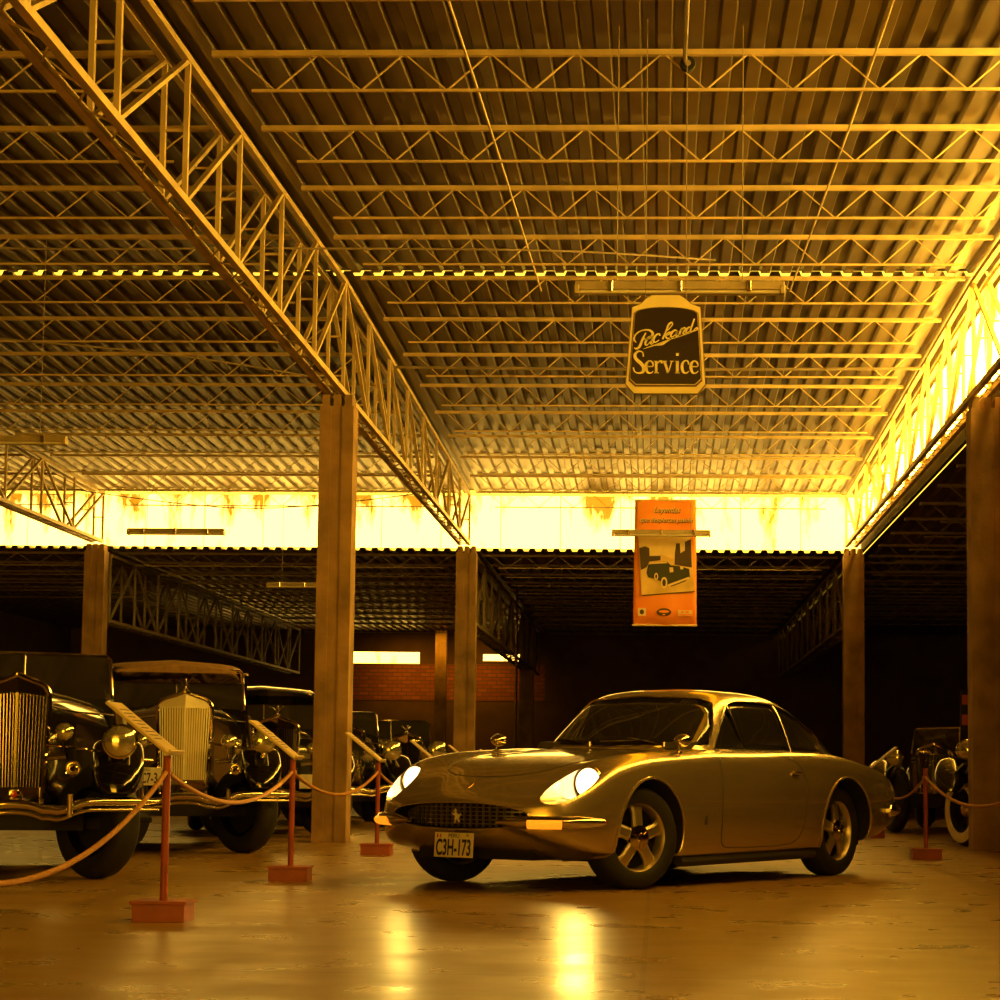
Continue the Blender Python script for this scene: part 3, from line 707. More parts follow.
# ---------------------------------------------------- wheels (five-spoke cast wheels with knock-off hub)
def coupe_wheel(name, label, loc, s, steer=0.):
    w = empty(name, loc, steer if s > 0 else steer+PI); w.parent = coupe
    if label: w['label'] = label
    R, hw = .328, .100
    b = MB(); prof = [(.215, -hw+.01), (.235, -hw), (.29, -hw-.006), (.315, -hw+.012), (R, -hw+.045), (R+.002, 0), (R, hw-.045), (.315, hw-.012), (.29, hw+.006), (.235, hw), (.215, hw-.01)]
    b.lathe(prof+prof[:1], 56, caps=False); tyre = b.build('tyre', M_tire, w, smooth=True, angle=50)
    b = MB(); b.lathe([(.216, -hw+.01), (.200, -hw+.02), (.195, .02), (.198, .055), (.206, .068), (.210, .085), (.219, .092), (.219, .080)], 56, caps=False); b.build('rim', M_rim, w, smooth=True)
    b = MB(); b.lathe([(.0, .015), (.196, .015)], 40); b.build('brake_disc', M_dark, w)
    for k in range(5):
        a = 2*PI*k/5+PI/2; M_ = Matrix.Rotation(-a, 4, 'Y')
        b = MB(); pr = [(.050, .042, .082), (.10, .040, .080), (.15, .040, .074), (.2, .050, .062)]; secs = []
        for r, hw_, yy in pr: secs.append([M_ @ Vector((r, yy-.022, -hw_)), M_ @ Vector((r, yy-.006, -hw_)), M_ @ Vector((r, yy+.004, -hw_*.6)), M_ @ Vector((r, yy+.004, hw_*.6)), M_ @ Vector((r, yy-.006, hw_)), M_ @ Vector((r, yy-.022, hw_))])
        b.loft(secs); b.build('spoke', M_rim, w)
    b = MB(); b.lathe([(.078, .05), (.080, .078), (.073, .088), (.066, .088), (.064, .08)], 32, caps=False); b.build('hub', M_rim, w, smooth=True)
    b = MB(); b.lathe([(.080, .078), (.078, .092), (.056, .102), (.030, .108), (.026, .118), (.012, .120), (0, .119)], 28)
    for k in range(3): 
        a = 2*PI*k/3+.5; b.bar((.02*math.cos(a), .104, .02*math.sin(a)), (.068*math.cos(a), .098, .068*math.sin(a)), .02, .016)
    b.build('hub_nut', M_chrome, w, smooth=True)
    return w
coupe_wheel('wheel', None, (1.325, .705, .328), 1, math.radians(-17))
coupe_wheel('wheel', None, (-1.325, .705, .328), 1)
coupe_wheel('wheel', None, (1.325, -.705, .328), -1, math.radians(-17))
coupe_wheel('wheel', None, (-1.325, -.705, .328), -1)
# light thrown forward by the two lit headlamps
for s in (1, -1):
    l = bpy.data.lights.new('headlamp_beam', 'SPOT'); l.energy = 42; l.color = (1, .62, .10); l.spot_size = math.radians(88); l.spot_blend = .35; l.shadow_soft_size = .07
    o = bpy.data.objects.new('headlamp_beam', l); COL.objects.link(o); o.parent = coupe; o.location = (LX[s]+.10, s*(LY-.01), LZ-.015)
    o.rotation_euler = Vector((1, 0, -.06)).to_track_quat('-Z', 'Y').to_euler()
# ================================================================== THE BLACK VINTAGE CARS
M_barbright = mat('pale_gold_bars', (.98, .92, .72), .35, .25, .08, 8)
M_silver = mat('lamp_reflector_glass', (.80, .74, .58), .10, .8, .15, 20)
M_tan = mat('tan_canvas', (.34, .20, .09), .85, 0, .3, 14, bump=.3)
M_white = mat('whitewall_rubber', (.95, .88, .72), .6, 0, .12, 12)
M_vglass = mat('old_car_glass', (.10, .085, .06), .04, 0, .1, 2, trans=.75)
M_brassy = mat('aged_brass', (.62, .42, .15), .3, .9, .2, 10)
M_enamel = mat('red_enamel', (.55, .03, .02), .2, 0, .1, 10, coat=.6)
HEAD = math.radians(-75)           # heading of the left row: towards the aisle and the photographer
def vwheel(parent, loc, rz, R=.375, w=.085, spokes=0, white=False, out=1):
    r = empty('wheel', loc, rz); r.parent = parent; q = R*.62
    b = MB(); pr = [(q, -w+.01), (q+.03, -w-.004), (R-.06, -w-.010), (R-.02, -w+.015), (R, -w+.045), (R, w-.045), (R-.02, w-.015), (R-.06, w+.010), (q+.03, w+.004), (q, w-.01)]
    b.lathe(pr+pr[:1], 44, caps=False); b.build('tyre', M_tire, r, smooth=True, angle=50)
    if white:
        b = MB(); yy = out*(w+.006); b.lathe([(q+.004, yy-.006*out), (q+.02, yy), (R-.07, yy+.007*out), (R-.035, yy-.003*out)], 44, caps=False); b.build('whitewall', M_white, r, smooth=True)
    b = MB(); b.lathe([(q+.002, -w+.012), (q-.03, -w+.03), (q-.035, 0), (q-.03, w-.03), (q+.002, w-.012)], 44, caps=False); b.build('rim', M_black if not white else M_dark, r, smooth=True)
    if not spokes: b = MB(); b.lathe([(q-.02, -.01), (q-.02, .01)], 36); b.build('wheel_disc', M_dark, r)
    if spokes:
        for k in range(spokes):
            a = 2*PI*k/spokes; b = MB(); b.tube([(.05*math.cos(a), 0, .05*math.sin(a)), ((q-.03)*math.cos(a), 0, (q-.03)*math.sin(a))], [.016, .011], 6); b.build('spoke', M_black, r, smooth=True)
        b = MB(); b.lathe([(.06, -.04), (.07, 0), (.06, .05*out), (.035, .07*out), (0, .075*out)], 20); b.build('hub', M_brassy, r, smooth=True)
    else:
        b = MB(); b.lathe([(q-.03, .0), (.12, .03*out), (.10, .055*out), (0, .075*out)], 32); b.build('hub_cap', M_chrome, r, smooth=True)
    return r
def fender(parent, x0, y, R=.50, w=.34, tail=1.15, front=.40, name='front_fender', s=1, zc=.40):
    """a crowned mudguard: rises from the bumper, over the wheel and falls away to the running board"""
    path = [(x0+front, .56), (x0+front-.01, .63), (x0+front*.84, .72), (x0+front*.52, .80), (x0+.06, .845), (x0-.22, .83), (x0-.50, .74), (x0-.75, .56), (x0-tail+.1, .40), (x0-tail-.1, .36)]
    P = crom([(a, 0, b_) for a, b_ in path], 4); secs = []; n = len(P)
    for i, p in enumerate(P):
        t = (P[min(i+1, n-1)]-P[max(i-1, 0)]).normalized(); nr = Vector((t.z, 0, -t.x))
        if nr.z < 0 or (i < 6 and nr.x < 0): nr = -nr
        ww = w*(.62+.38*math.sin(min(1, i/(n*.3))*PI/2)); drop = .16*math.sin(min(1, i/(n*.25))*PI/2)*max(.3, 1-max(0, i/n-.6)*1.6)
        sec = []
        for k in range(11):
            a = PI*k/10; yy = math.cos(a); hh = math.sin(a)**.7
            sec.append(p+Vector((0, yy*ww/2, 0))+nr*(hh*.085))
        sec = [p+Vector((0, ww/2, 0))-nr*drop]+sec+[p+Vector((0, -ww/2, 0))-nr*drop]
        secs.append([v+Vector((0, y, 0)) for v in sec])
    b = MB(); b.loft(secs, closed=False, cap0=False, cap1=False)
    o = b.build(name, M_black, parent, smooth=True, angle=70); md = o.modifiers.new('t', 'SOLIDIFY'); md.thickness = .012
    e = MB(); e.tube([q[0 if s < 0 else -1] for q in secs][:max(6, n-8)], .006, 6); 
    b = MB(); b.tube([(p.x+.012, y+(k-4)/4*w*.30, p.z-.02+.05*math.cos((k-4)/4*PI/2)) for k in range(9) for p in [P[2]]], .005, 6); b.build('fender_bead', M_chrome, o, smooth=True)
    return o
def headlamp(parent, p, r, L=.26, name='headlamp', m=M_chrome, rz=0, lens=M_silver, stalk=.12):
    T = Matrix.Translation(p) @ Matrix.Rotation(rz, 4, 'Z')
    b = MB(); b.lathe([(r*.96, .012), (r*1.06, .006), (r*1.06, -.02), (r*.98, -.04), (r*.86, -L*.45), (r*.55, -L*.8), (.01, -L)], 32, T, 'X', caps=False); h = b.build(name, m, parent, smooth=True, angle=60)
    b = MB(); b.lathe([(0, .035), (r*.5, .030), (r*.85, .016), (r*.97, .004)], 28, T, 'X'); b.build('lens', lens, h, smooth=True)
    if stalk:
        b = MB(); b.tube([Vector(p)+Vector((-L*.3, 0, -r*.8)), Vector(p)+Vector((-L*.3, 0, -r-stalk))], .018, 8); b.build('lamp_post', m, h, smooth=True)
    return h
def shell_outline(w, z0, z1, peak=.05, bottom=.86, n=8):
    """radiator shell outline (y, z), clockwise from bottom left"""
    L = [(-w*bottom, z0), (-w*.93, z0+(z1-z0)*.4), (-w, z1-.13), (-w*.96, z1-.06), (-w*.80, z1-.015), (-w*.35, z1+.02), (0, z1+peak)]
    pts = crom([(0, a, c) for a, c in L], 4); pts = [(p.y, p.z) for p in pts]
    return pts+[(-a, c) for a, c in pts[::-1]][1:]
def vintage(label, loc, rz=HEAD, gw=.23, gz=(.47, 1.26), bars=11, bright=False, top='open', lamps=(.66, .93, .105), fog=None, roof_mat=None, steer=38, topz=1.56, wide=.93, whites=False, spokes=0, bumper=True, low=False, plate=None, ornament=True, kind='vintage_car'):
    c = empty(kind, (*loc, 0), rz, label, 'car')
    ax = -.12; WB = 2.7; z0, z1 = gz
    # bonnet and scuttle
    def sec(x, w, zt, zb=.50, pk=.04):
        o = [(-w*.98, zb), (-w, zb+(zt-zb)*.55), (-w*.93, zt-.12), (-w*.75, zt-.045), (-w*.38, zt-.008), (0, zt+pk)]
        p = crom([(0, a, d) for a, d in o], 3); L = [Vector((x, q.y, q.z)) for q in p]; return L+[Vector((x, -q.y, q.z)) for q in p[::-1]][1:]
    zc_ = z1-.02
    b = MB(); b.loft([sec(-.05, gw*.97, zc_), sec(-.4, gw*1.3, zc_+.01), sec(-.9, gw*1.95, zc_+.01, pk=.03), sec(-1.35, .56, zc_-.01, pk=.02), sec(-1.75, .66, zc_-.02, pk=.02)], closed=True)
    b.build('bonnet', M_black, c, smooth=True, angle=30)
    for s in (1, -1):
        b = MB(); b.tube([(-.06, s*gw*.98, z1-.15), (-.9, s*gw*1.9, z1-.17), (-1.72, s*.655, z1-.17)], .007, 6); b.build('bonnet_trim', M_chrome, c, smooth=True)
    # body tub
    def tub(x, w, zt, zb=.42):
        o = [(-w*.9, zb), (-w, zb+.12), (-w*1.02, zb+(zt-zb)*.6), (-w*.97, zt-.04), (-w*.9, zt), (0, zt+.01)]
        L = [Vector((x, a, d)) for a, d in o]; return L+[Vector((x, -v.y, v.z)) for v in L[::-1]][1:]
    b = MB(); b.loft([tub(-1.7, .66, z1-.05), tub(-2.1, .76, z1-.07), tub(-2.7, .80, z1-.08), tub(-3.3, .74, z1-.12), tub(-3.8, .60, z1-.38), tub(-4.0, .45, z1-.6)])
    b.build('body', M_black, c, smooth=True, angle=30)
    b = MB(); b.prism([(-1.78, -.60), (-1.78, .60), (-2.7, .68), (-3.25, .60), (-3.25, -.60), (-2.7, -.68)], z1-.10, z1-.05, 'XY'); b.build('cabin_lining', M_dark, c)
    # chassis and running boards
    b = MB(); b.box((-1.75, 0, .40), (3.6, .9, .16)); b.bar((ax, -.62, .36), (ax, .62, .36), .07); b.build('chassis', M_dark, c)
    for s in (1, -1):
        b = MB(); b.box((-2.1, s*.80, .36), (1.7, .28, .04)); b.build('running_board', M_dark, c, bevel=.01)
        fender(c, ax, s*.66, s=s); 
        fender(c, ax-WB+.1, s*.70, name='rear_fender', s=s, tail=.75)
        vwheel(c, (ax, s*.54, .375), math.radians(steer)+(0 if s > 0 else 0), white=whites, spokes=spokes, out=s, R=.375)
        vwheel(c, (ax-WB, s*.68, .375), 0, white=whites, spokes=spokes, out=s)
    # radiator shell and V grille
    ol = shell_outline(gw, z0, z1); r_ = []
    gx_ = lambda y: .06-abs(y)*.38
    sh = MB(); outer = [Vector((gx_(y)+.005, y, z)) for y, z in ol]
    sh.tube(outer, .019, 8, closed=True); shell = sh.build('radiator_shell', M_chrome, c, smooth=True)
    b = MB(); cap = [Vector((gx_(y)+.012, y, z)) for y, z in ol if z > z1-.09]; low_ = [Vector((p.x, p.y*.94, z1-.09)) for p in cap]
    b.loft([cap, low_], closed=False, cap0=False, cap1=False); b.build('shell_crown', M_chrome if not bright else M_barbright, shell, smooth=True)
    n = bars; gr = []
    for k in range(-n, n+1):
        y = k*gw*.93/n; zt = z1-.07-.02*abs(k)/n; w = gw*(.86+.14*.8)
        b = MB(); yb = y*.90; b.bar((gx_(yb)-.003, yb, z0+.13), (gx_(y)-.003, y, zt), .0065 if k and not bright else (.0115 if k else .018), .03); b.build('grille_bar', M_barbright if bright else M_chrome, shell)
    b = MB(); b.add([(gx_(y)-.045, y, z) for y, z in ((-gw*.85, z0), (0, z0), (0, z1), (-gw*.95, z1-.08))], [(0, 1, 2, 3)]); b.add([(gx_(y)-.045, y, z) for y, z in ((gw*.85, z0), (0, z0), (0, z1), (gw*.95, z1-.08))], [(0, 1, 2, 3)]); b.build('radiator_core', M_dark if not bright else M_brassy, shell)
    b = MB()
    for s in (1, -1): b.add([(gx_(y)+.004, y, z) for y, z in ((s*gw*.86, z0), (0, z0), (0, z0+.13), (s*gw*.88, z0+.13))], [(0, 1, 2, 3)])
    ap = b.build('shell_apron', M_chrome, shell)
    b = MB(); b.lathe([(.038, 0), (.040, .012), (.026, .016)], 20, Matrix.Translation((.068, 0, z0+.085)), 'X'); bg = b.build('badge_ring', M_chrome, shell, smooth=True)
    b = MB(); b.lathe([(.024, .016), (.02, .022), (0, .024)], 6, Matrix.Translation((.068, 0, z0+.085)), 'X'); b.build('badge', M_enamel, shell)
    if ornament:
        b = MB(); zt = z1+.05; b.lathe([(.03, 0), (.026, .02), (.014, .03), (.012, .05)], 14, Matrix.Translation((-.02, 0, zt)), 'Z')
        b.tube([(-.10, 0, zt+.05), (-.03, 0, zt+.055), (.03, 0, zt+.075), (.055, 0, zt+.115), (.085, 0, zt+.12)], [.008, .022, .014, .010, .004], 10)
        for s in (1, -1): b.tube([(-.02, s*.015, zt+.06), (-.07, s*.05, zt+.10), (-.13, s*.075, zt+.11)], [.014, .010, .003], 8, flat=.4)
        b.build('bonnet_ornament', M_chrome, c, smooth=True)
    # lamps and horns
    ly, lz, lr = lamps
    for s in (1, -1):
        headlamp(c, (.30, s*ly, lz), lr, .34, stalk=.05)
        if fog:
            fy, fz, fr = fog; headlamp(c, (.22, s*fy, fz), fr, .12, 'fog_lamp', stalk=.0)
            b = MB(); b.tube([(.13, s*fy, fz-fr-.10), (.13, s*fy, fz-fr)], .010, 8); b.tube([(.10, s*(fy-.10), fz-fr-.11), (.14, s*(fy+.02), fz-fr-.10)], .022, 10); b.build('lamp_bracket', M_chrome, c, smooth=True)
            b = MB(); b.lathe([(.016, -.20), (.018, -.06), (.028, -.01), (.048, .03), (.052, .035), (.042, .03), (.012, -.03)], 20, Matrix.Translation((.18, s*(fy+.06), fz-.24)), 'X', caps=False); b.build('horn', M_chrome, c, smooth=True)
    b = MB(); b.tube([(.20, -ly, lz-.08), (.0, -gw*.95, lz-.02)], .011, 8); b.build('lamp_bar', M_chrome, c, smooth=True)
    b = MB(); b.tube([(.0, gw*.95, lz-.02), (.20, ly, lz-.08)], .011, 8); b.build('lamp_bar', M_chrome, c, smooth=True)
    # bumper with a dip in the middle
    if bumper:
        for k, (dz, h, r0) in enumerate(((0, .030, 1), (-.052, .013, 1))):
            P = []
            for i in range(41):
                t = -1+2*i/40; y = t*wide; a = abs(t)
                z = .515+dz-.065*math.exp(-((a-.30)/.13)**2)*(1 if k == 0 else 1) -(.02 if a < .2 else 0)
                P.append(Vector((.40-.20*a**2.6, y, z)))
            blade(P, [h*min(1, .5+3*(1-abs(-1+2*i/40))) for i in range(41)], .022, 'bumper', M_chrome, c)
        for s in (1, -1):
            b = MB(); b.tube([(.37, s*.42, .47), (-.1, s*.38, .44)], .022, 8); b.tube([(.41, s*.36, .42), (.425, s*.36, .56)], [.022, .018], 10); b.build('bumper_bracket', M_chrome, c, smooth=True)
    # windscreen
    wz0, wz1, wx = z1-.06, topz, -1.72
    F = lambda y, z: Vector((wx-(z-wz0)*.28, y, z))
    hw = .64
    b = MB(); b.tube([F(-hw, wz0), F(-hw*.97, wz1-.03), F(-hw*.92, wz1), F(0, wz1+.008), F(hw*.92, wz1), F(hw*.97, wz1-.03), F(hw, wz0)], .014, 8); b.tube([F(0, wz0), F(0, wz1)], .010, 6); fr = b.build('windscreen_frame', M_chrome, c, smooth=True)
    b = MB(); b.add([F(-hw, wz0), F(hw, wz0), F(hw*.95, wz1), F(-hw*.95, wz1)], [(0, 1, 2, 3)]); o = b.build('windscreen', M_vglass, fr); md = o.modifiers.new('t', 'SOLIDIFY'); md.thickness = .006
    if top != 'open':
        rm = roof_mat or M_black; rt = topz
        def rs(x, w, z, zb):
            L = [(-w, zb), (-w, z-.14), (-w*.93, z-.05), (-w*.7, z-.01), (0, z+.025)]
            p = crom([(0, a, d) for a, d in L], 3); L = [Vector((x, q.y, q.z)) for q in p]; return L+[Vector((x, -q.y, q.z)) for q in p[::-1]][1:]
        x0 = wx-.28*(wz1-wz0)+.06; zb = z1-.10
        b = MB(); b.loft([rs(x0, .60, rt+.015, rt-.03), rs(x0-.15, .66, rt+.055, rt-.08)], closed=True, cap0=True, cap1=False)
        b.loft([rs(x0-.15, .66, rt+.055, rt-.08), rs(x0-.8, .70, rt+.10, rt-.08), rs(x0-1.3, .69, rt+.06, rt-.10)], cap0=False, cap1=False)
        b.loft([rs(x0-1.25, .69, rt+.06, zb), rs(x0-1.6, .66, rt-.02, zb), rs(x0-1.8, .60, rt-.20, zb)], cap0=True, cap1=True)
        b.build('roof', rm, c, smooth=True, angle=40)
        for s in (1, -1):
            for xx in (x0-.08, x0-.7, x0-1.28):
                q = MB(); q.bar((xx, s*.655, zb), (xx, s*.645, rt-.05), .04, .05); q.build('door_pillar', M_black, c)
            q = MB(); q.box((x0-.67, s*.65, (zb+rt-.06)/2), (1.2, .008, rt-.06-zb)); q.build('side_window', M_vglass, c)
            q = MB(); q.tube([(x0+.02, s*.665, rt-.04), (x0-.8, s*.705, rt+.0), (x0-1.3, s*.695, rt-.03)], .009, 6); q.build('drip_rail', M_barbright, c, smooth=True)
    else:
        b = MB(); b.prism([(-2.35, .8), (-2.45, z1+.08), (-2.62, z1+.06), (-2.65, .8)], -.6, .6, 'XZ'); b.build('seat_back', M_leather, c, bevel=.02)
        b = MB(); b.prism([(-3.1, z1-.16), (-3.05, z1+.05), (-3.5, z1+.06), (-3.7, z1-.14)], -.62, .62, 'XZ'); b.build('folded_hood', M_tan, c, bevel=.04)
    if plate:
        txt, py, pz = plate; PT = Matrix.Translation((.455, py, pz))
        b = MB(); b.box((0, 0, 0), (.006, .29, .15), PT); np_ = b.build('number_plate', M_plate, c, bevel=.002)
        b = MB(); b.bar((.44, py, pz-.06), (.36, py, .50), .02); b.build('plate_bracket', M_dark, np_)
        TX = PT @ Matrix(((0, 0, 1, .0036), (1, 0, 0, 0), (0, 1, 0, 0), (0, 0, 0, 1)))
        if txt: text_mesh(txt, 'plate_number', M_ink, np_, .12, TX @ Matrix.Translation((0, -.018, 0)), sx=.6, bold=.002); text_mesh('PERU', 'plate_country', M_ink, np_, .03, TX @ Matrix.Translation((0, .055, 0)))
    return c
vintage('black vintage convertible at the left edge with tall chrome grille and open windscreen', (-4.22, 14.35), gw=.205, bars=9, ornament=False, fog=(.31, .965, .058), lamps=(.665, .905, .108), gz=(.47, 1.29), topz=1.56)
vintage('black vintage car with pale gold grille and tan canvas roof behind the nearest sign stand', (-4.10, 18.95), bright=True, bars=10, top='soft', roof_mat=M_tan, fog=(.37, .965, .062), lamps=(.66, .97, .10), gz=(.50, 1.34), topz=1.66, plate=('AC7-3', -.33, .66))
vintage('black vintage saloon with a closed rounded roof just left of the big column', (-4.10, 23.6), top='hard', fog=(.36, .95, .06), lamps=(.60, 1.0, .12), gz=(.50, 1.24), topz=1.60, plate=('', .35, .60))
vintage('dark vintage car mostly hidden behind the big column, its bonnet ornament showing', (-4.0, 28.2), top='open', lamps=(.55, .98, .12), gz=(.50, 1.25), topz=1.5)
vintage('farthest dark vintage car of the left row with large chrome headlamps by the coupe nose', (-3.78, 33.1), top='open', lamps=(.42, 1.02, .14), gz=(.50, 1.22), topz=1.5, fog=(.25, .75, .06))
# cars of the right row face the aisle from the other side
RH = math.radians(-108)
vintage('dark open tourer behind the tail of the gold coupe', (3.52, 28.3), RH, top='open', lamps=(.45, .95, .10), gz=(.50, 1.08), topz=1.36, steer=30, spokes=10, bumper=False, ornament=False, kind='open_tourer')
vintage('tall black antique car with a whitewall tyre beside the right edge column', (3.72, 23.05), RH, top='hard', lamps=(.48, 1.0, .10), gz=(.55, 1.15), topz=1.86, steer=38, spokes=12, whites=True, bumper=False, ornament=False, kind='antique_car')
vintage('dark car cut by the right edge of the picture beside the nearest right column', (3.90, 18.55), RH, top='open', lamps=(.5, .95, .10), gz=(.50, 1.05), topz=1.3, steer=20, bumper=False, ornament=False)
# ================================================================== SIGN STANDS AND ROPES
M_board = mat('pale_varnished_board', (.66, .50, .24), .5, 0, .15, 14)
M_rope = mat('orange_braided_rope', (.52, .24, .05), .8, 0, .35, 60, bump=.6, bscale=140)
M_darktext = mat('printed_ink', (.05, .035, .02), .6, 0, .1, 30)
def stand(x, y, label, s=1, board=True, base=(.275, .26, .10)):
    """red post on a red wooden box; s=+1: board leans to the left row"""
    r = empty('sign_stand', (x, y, 0), 0, label, 'sign stand', 'red rope posts')
    b = MB(); w, d, h = base; b.box((0, 0, h/2-.006), (w-.02, d-.02, h-.012)); b.box((0, 0, h-.008), (w, d, .016)); b.build('base', M_red, r, bevel=.003)
    b = MB(); b.tube([(0, 0, h-.01), (0, 0, .80)], .019, 14); b.build('post', M_red, r, smooth=True)
    b = MB(); ring = [(.0+.026*math.cos(2*PI*k/16), 0, .715+.02*math.sin(2*PI*k/16)) for k in range(16)]; b.tube(ring, .004, 6, closed=True); b.build('rope_ring', M_brassy, r, smooth=True)
    if board:
        ang = math.atan2(.24, .30); L = .40
        M_ = Matrix.Translation((.03*s, 0, .795)) @ Matrix.Rotation(s*ang, 4, 'Y') @ Matrix.Translation((-s*L/2, 0, .012))
        b = MB(); b.box((0, 0, 0), (L, .30, .014), M_); bo = b.build('board', M_board, r, bevel=.002)
        b = MB(); b.box((0, 0, .0085), (L*.84, .25, .002), M_); sh = b.build('printed_sheet', M_board, bo)
        b = MB()
        for k in range(9):
            b.box((s*(-L*.34+.028*k)+0, -.01*(k % 3), .0100), (.007, .19-.02*(k % 3), .001), M_)
        b.build('printed_lines', M_darktext, sh); b.data = None if False else b
        b = MB(); b.box((s*L/2-s*.004, 0, .012), (.012, .30, .022), M_); b.build('ledge', M_board, bo)
    return r
lp = [(-2.40, 10.72), (-2.43, 14.62), (-2.44, 19.2), (-2.44, 24.2), (-2.44, 28.6), (-2.44, 33.6)]
lab = ['nearest red sign stand with pale slanted board in front of the gold grille car', 'red sign stand with slanted board left of the big column, second nearest',
       'red sign stand right of the big column beside the coupe nose', 'sign stand whose pale board shows just over the coupe bonnet, leftmost of three',
       'sign stand whose pale board shows over the coupe bonnet, middle of three', 'sign stand whose pale board shows by the slim column, farthest of the left row']
for (x, y), l in zip(lp, lab): stand(x, y, l)
stand(-2.36, 5.6, 'red post outside the left edge that holds the nearest rope end', board=False)
rp = [(2.36, 19.62, 'red rope post standing clear on the floor right of the coupe tail', False), (2.50, 25.9, 'red based sign stand with slanted board behind the coupe tail', True)]
for x, y, l, bd_ in rp: stand(x, y, l, -1, bd_)
def rope(p, q, sag, label):
    p, q = Vector(p), Vector(q); pts = []
    for k in range(33):
        t = k/32; v = p.lerp(q, t); v.z -= sag*4*t*(1-t)*(1+.0*t); pts.append(v)
    b = MB(); b.tube(pts, .0125, 10); o = b.build('barrier_rope', M_rope, smooth=True)
    md = None; return tag(o, label, 'rope', 'barrier ropes')
Z = .715
ch = [(-2.36, 5.6)]+lp
rl = ['orange rope swooping from the left edge up to the nearest sign stand', 'orange rope sagging between the two nearest sign stands', 'orange rope sagging in front of the big column', 'orange rope behind the coupe nose, past the third stand', 'orange rope between the far stands behind the coupe bonnet', 'orange rope at the far end of the left row']
for (a, c), l in zip(zip(ch, ch[1:]), rl):
    rope((a[0], a[1]+.03, Z), (c[0], c[1]-.03, Z), .40 if l == rl[0] else .17, l)
rope((2.36, 19.65, Z), (2.50, 25.87, Z), .22, 'orange rope running from the right rope post back to the coupe tail')
rope((2.36, 19.59, Z), (2.30, 13.4, Z), .20, 'orange rope running from the right rope post out past the right edge')
stand(2.30, 13.37, 'red rope post outside the right edge of the picture', -1, False)

# ================================================================== HANGING LAMP FITTINGS
M_fit = mat('lamp_fitting_metal', (.55, .44, .26), .4, .3, .25, 6)
M_tube = mat('unlit_tube', (.75, .68, .52), .25, 0, .05, 10)
def fitting(x, y, z, L, label, top=None):
    r = empty('tube_lamp', (x, y, z), 0, label, 'ceiling lamp', 'hanging tube lamps')
    b = MB(); b.prism([(-.05, -.02), (.05, -.02), (.035, .035), (-.035, .035)], -L/2, L/2, 'YZ'); b.build('housing', M_fit, r, bevel=.004)
    for s in (1, -1):
        b = MB(); b.tube([(-L/2+.03, s*.024, -.034), (L/2-.03, s*.024, -.034)], .015, 10); b.build('fluorescent_tube', M_tube, r, smooth=True)
        b = MB(); b.box((s*(L/2-.012), 0, -.02), (.03, .105, .06)); b.build('end_cap', M_fit, r, bevel=.004)
        b = MB(); t = (top or roof_h(y) + .07) - z; b.tube([(s*L*.3, 0, .03), (s*L*.3, 0, t)], .0035, 5); b.build('hanger', M_dsteel, r)
    for k in (-1, 0, 1):
        b = MB(); b.box((k*L*.33, -.0, .0), (.03, .11, .07)); b.build('clip', M_chrome, r, bevel=.004)
    return r
fitting(.12, 14.22, 3.91, 1.37, 'unlit tube lamp directly above the dark shield sign')
fitting(.02, 28.5, 3.84, 1.28, 'unlit tube lamp crossing in front of the orange banner')
fitting(-6.35, 28.5, 3.82, 1.28, 'unlit tube lamp before the bright left clerestory')
fitting(-6.25, 20.4, 3.81, 1.28, 'unlit tube lamp cut by the left edge of the picture')
fitting(-5.95, 36.6, 3.80, 1.28, 'dim tube lamp just left of the big column below the clerestory')

# ================================================================== SHIELD SIGN: Packard Service
M_cream = mat('cream_enamel', (1.0, .86, .40), .3, 0, .10, 5, coat=.4)
M_signbk = mat('dark_brown_enamel', (.022, .010, .008), .25, 0, .2, 5, coat=.4)
M_purple = mat('plum_edge_paint', (.14, .06, .06), .4, 0, .1, 5)
SX0, SY = .03, 14.02
PXM = 2200/14.02/1.03
def sp(u, v):
    """point on the sign's face: u, v measured in hundredths of the sign's own width and height"""
    return ((u-400)/826*95/PXM, (1000-v-480)/1000*115/PXM)
sgn = empty('shield_sign', (SX0, SY, 3.485), 0, 'dark shield shaped hanging sign with cream border and cream script lettering', 'sign')
out = [(110, 190), (185, 160), (225, 118), (280, 82), (520, 82), (575, 118), (620, 160), (700, 190), (745, 865), (680, 945), (130, 945), (60, 865)]
out = [sp(*q) for q in out]
inn = crom([(*sp(128, 245), 0), (*sp(170, 215), 0), (*sp(280, 195), 0), (*sp(400, 190), 0), (*sp(520, 195), 0), (*sp(640, 218), 0), (*sp(680, 245), 0)], 4)
inn = [(p.x, p.y) for p in inn]+[sp(716, 830), sp(662, 880), sp(142, 880), sp(88, 830)]
b = MB(); b.prism(out, -.012, .012, 'XZ'); b.build('sign_edge', M_purple, sgn)
def shrink(poly, k):
    cx = sum(p[0] for p in poly)/len(poly); cz = sum(p[1] for p in poly)/len(poly); return [(cx+(a-cx)*k, cz+(c-cz)*k) for a, c in poly]
b = MB(); b.prism(shrink(out, .985), -.015, -.012, 'XZ'); b.build('border', M_cream, sgn)
b = MB(); b.prism(inn, -.017, -.015, 'XZ'); b.build('plum_line', M_purple, sgn)
b = MB(); b.prism(shrink(inn, .972), -.018, -.017, 'XZ'); b.build('cream_line', M_cream, sgn)
b = MB(); b.prism(shrink(inn, .962), -.019, -.018, 'XZ'); b.build('panel', M_signbk, sgn)
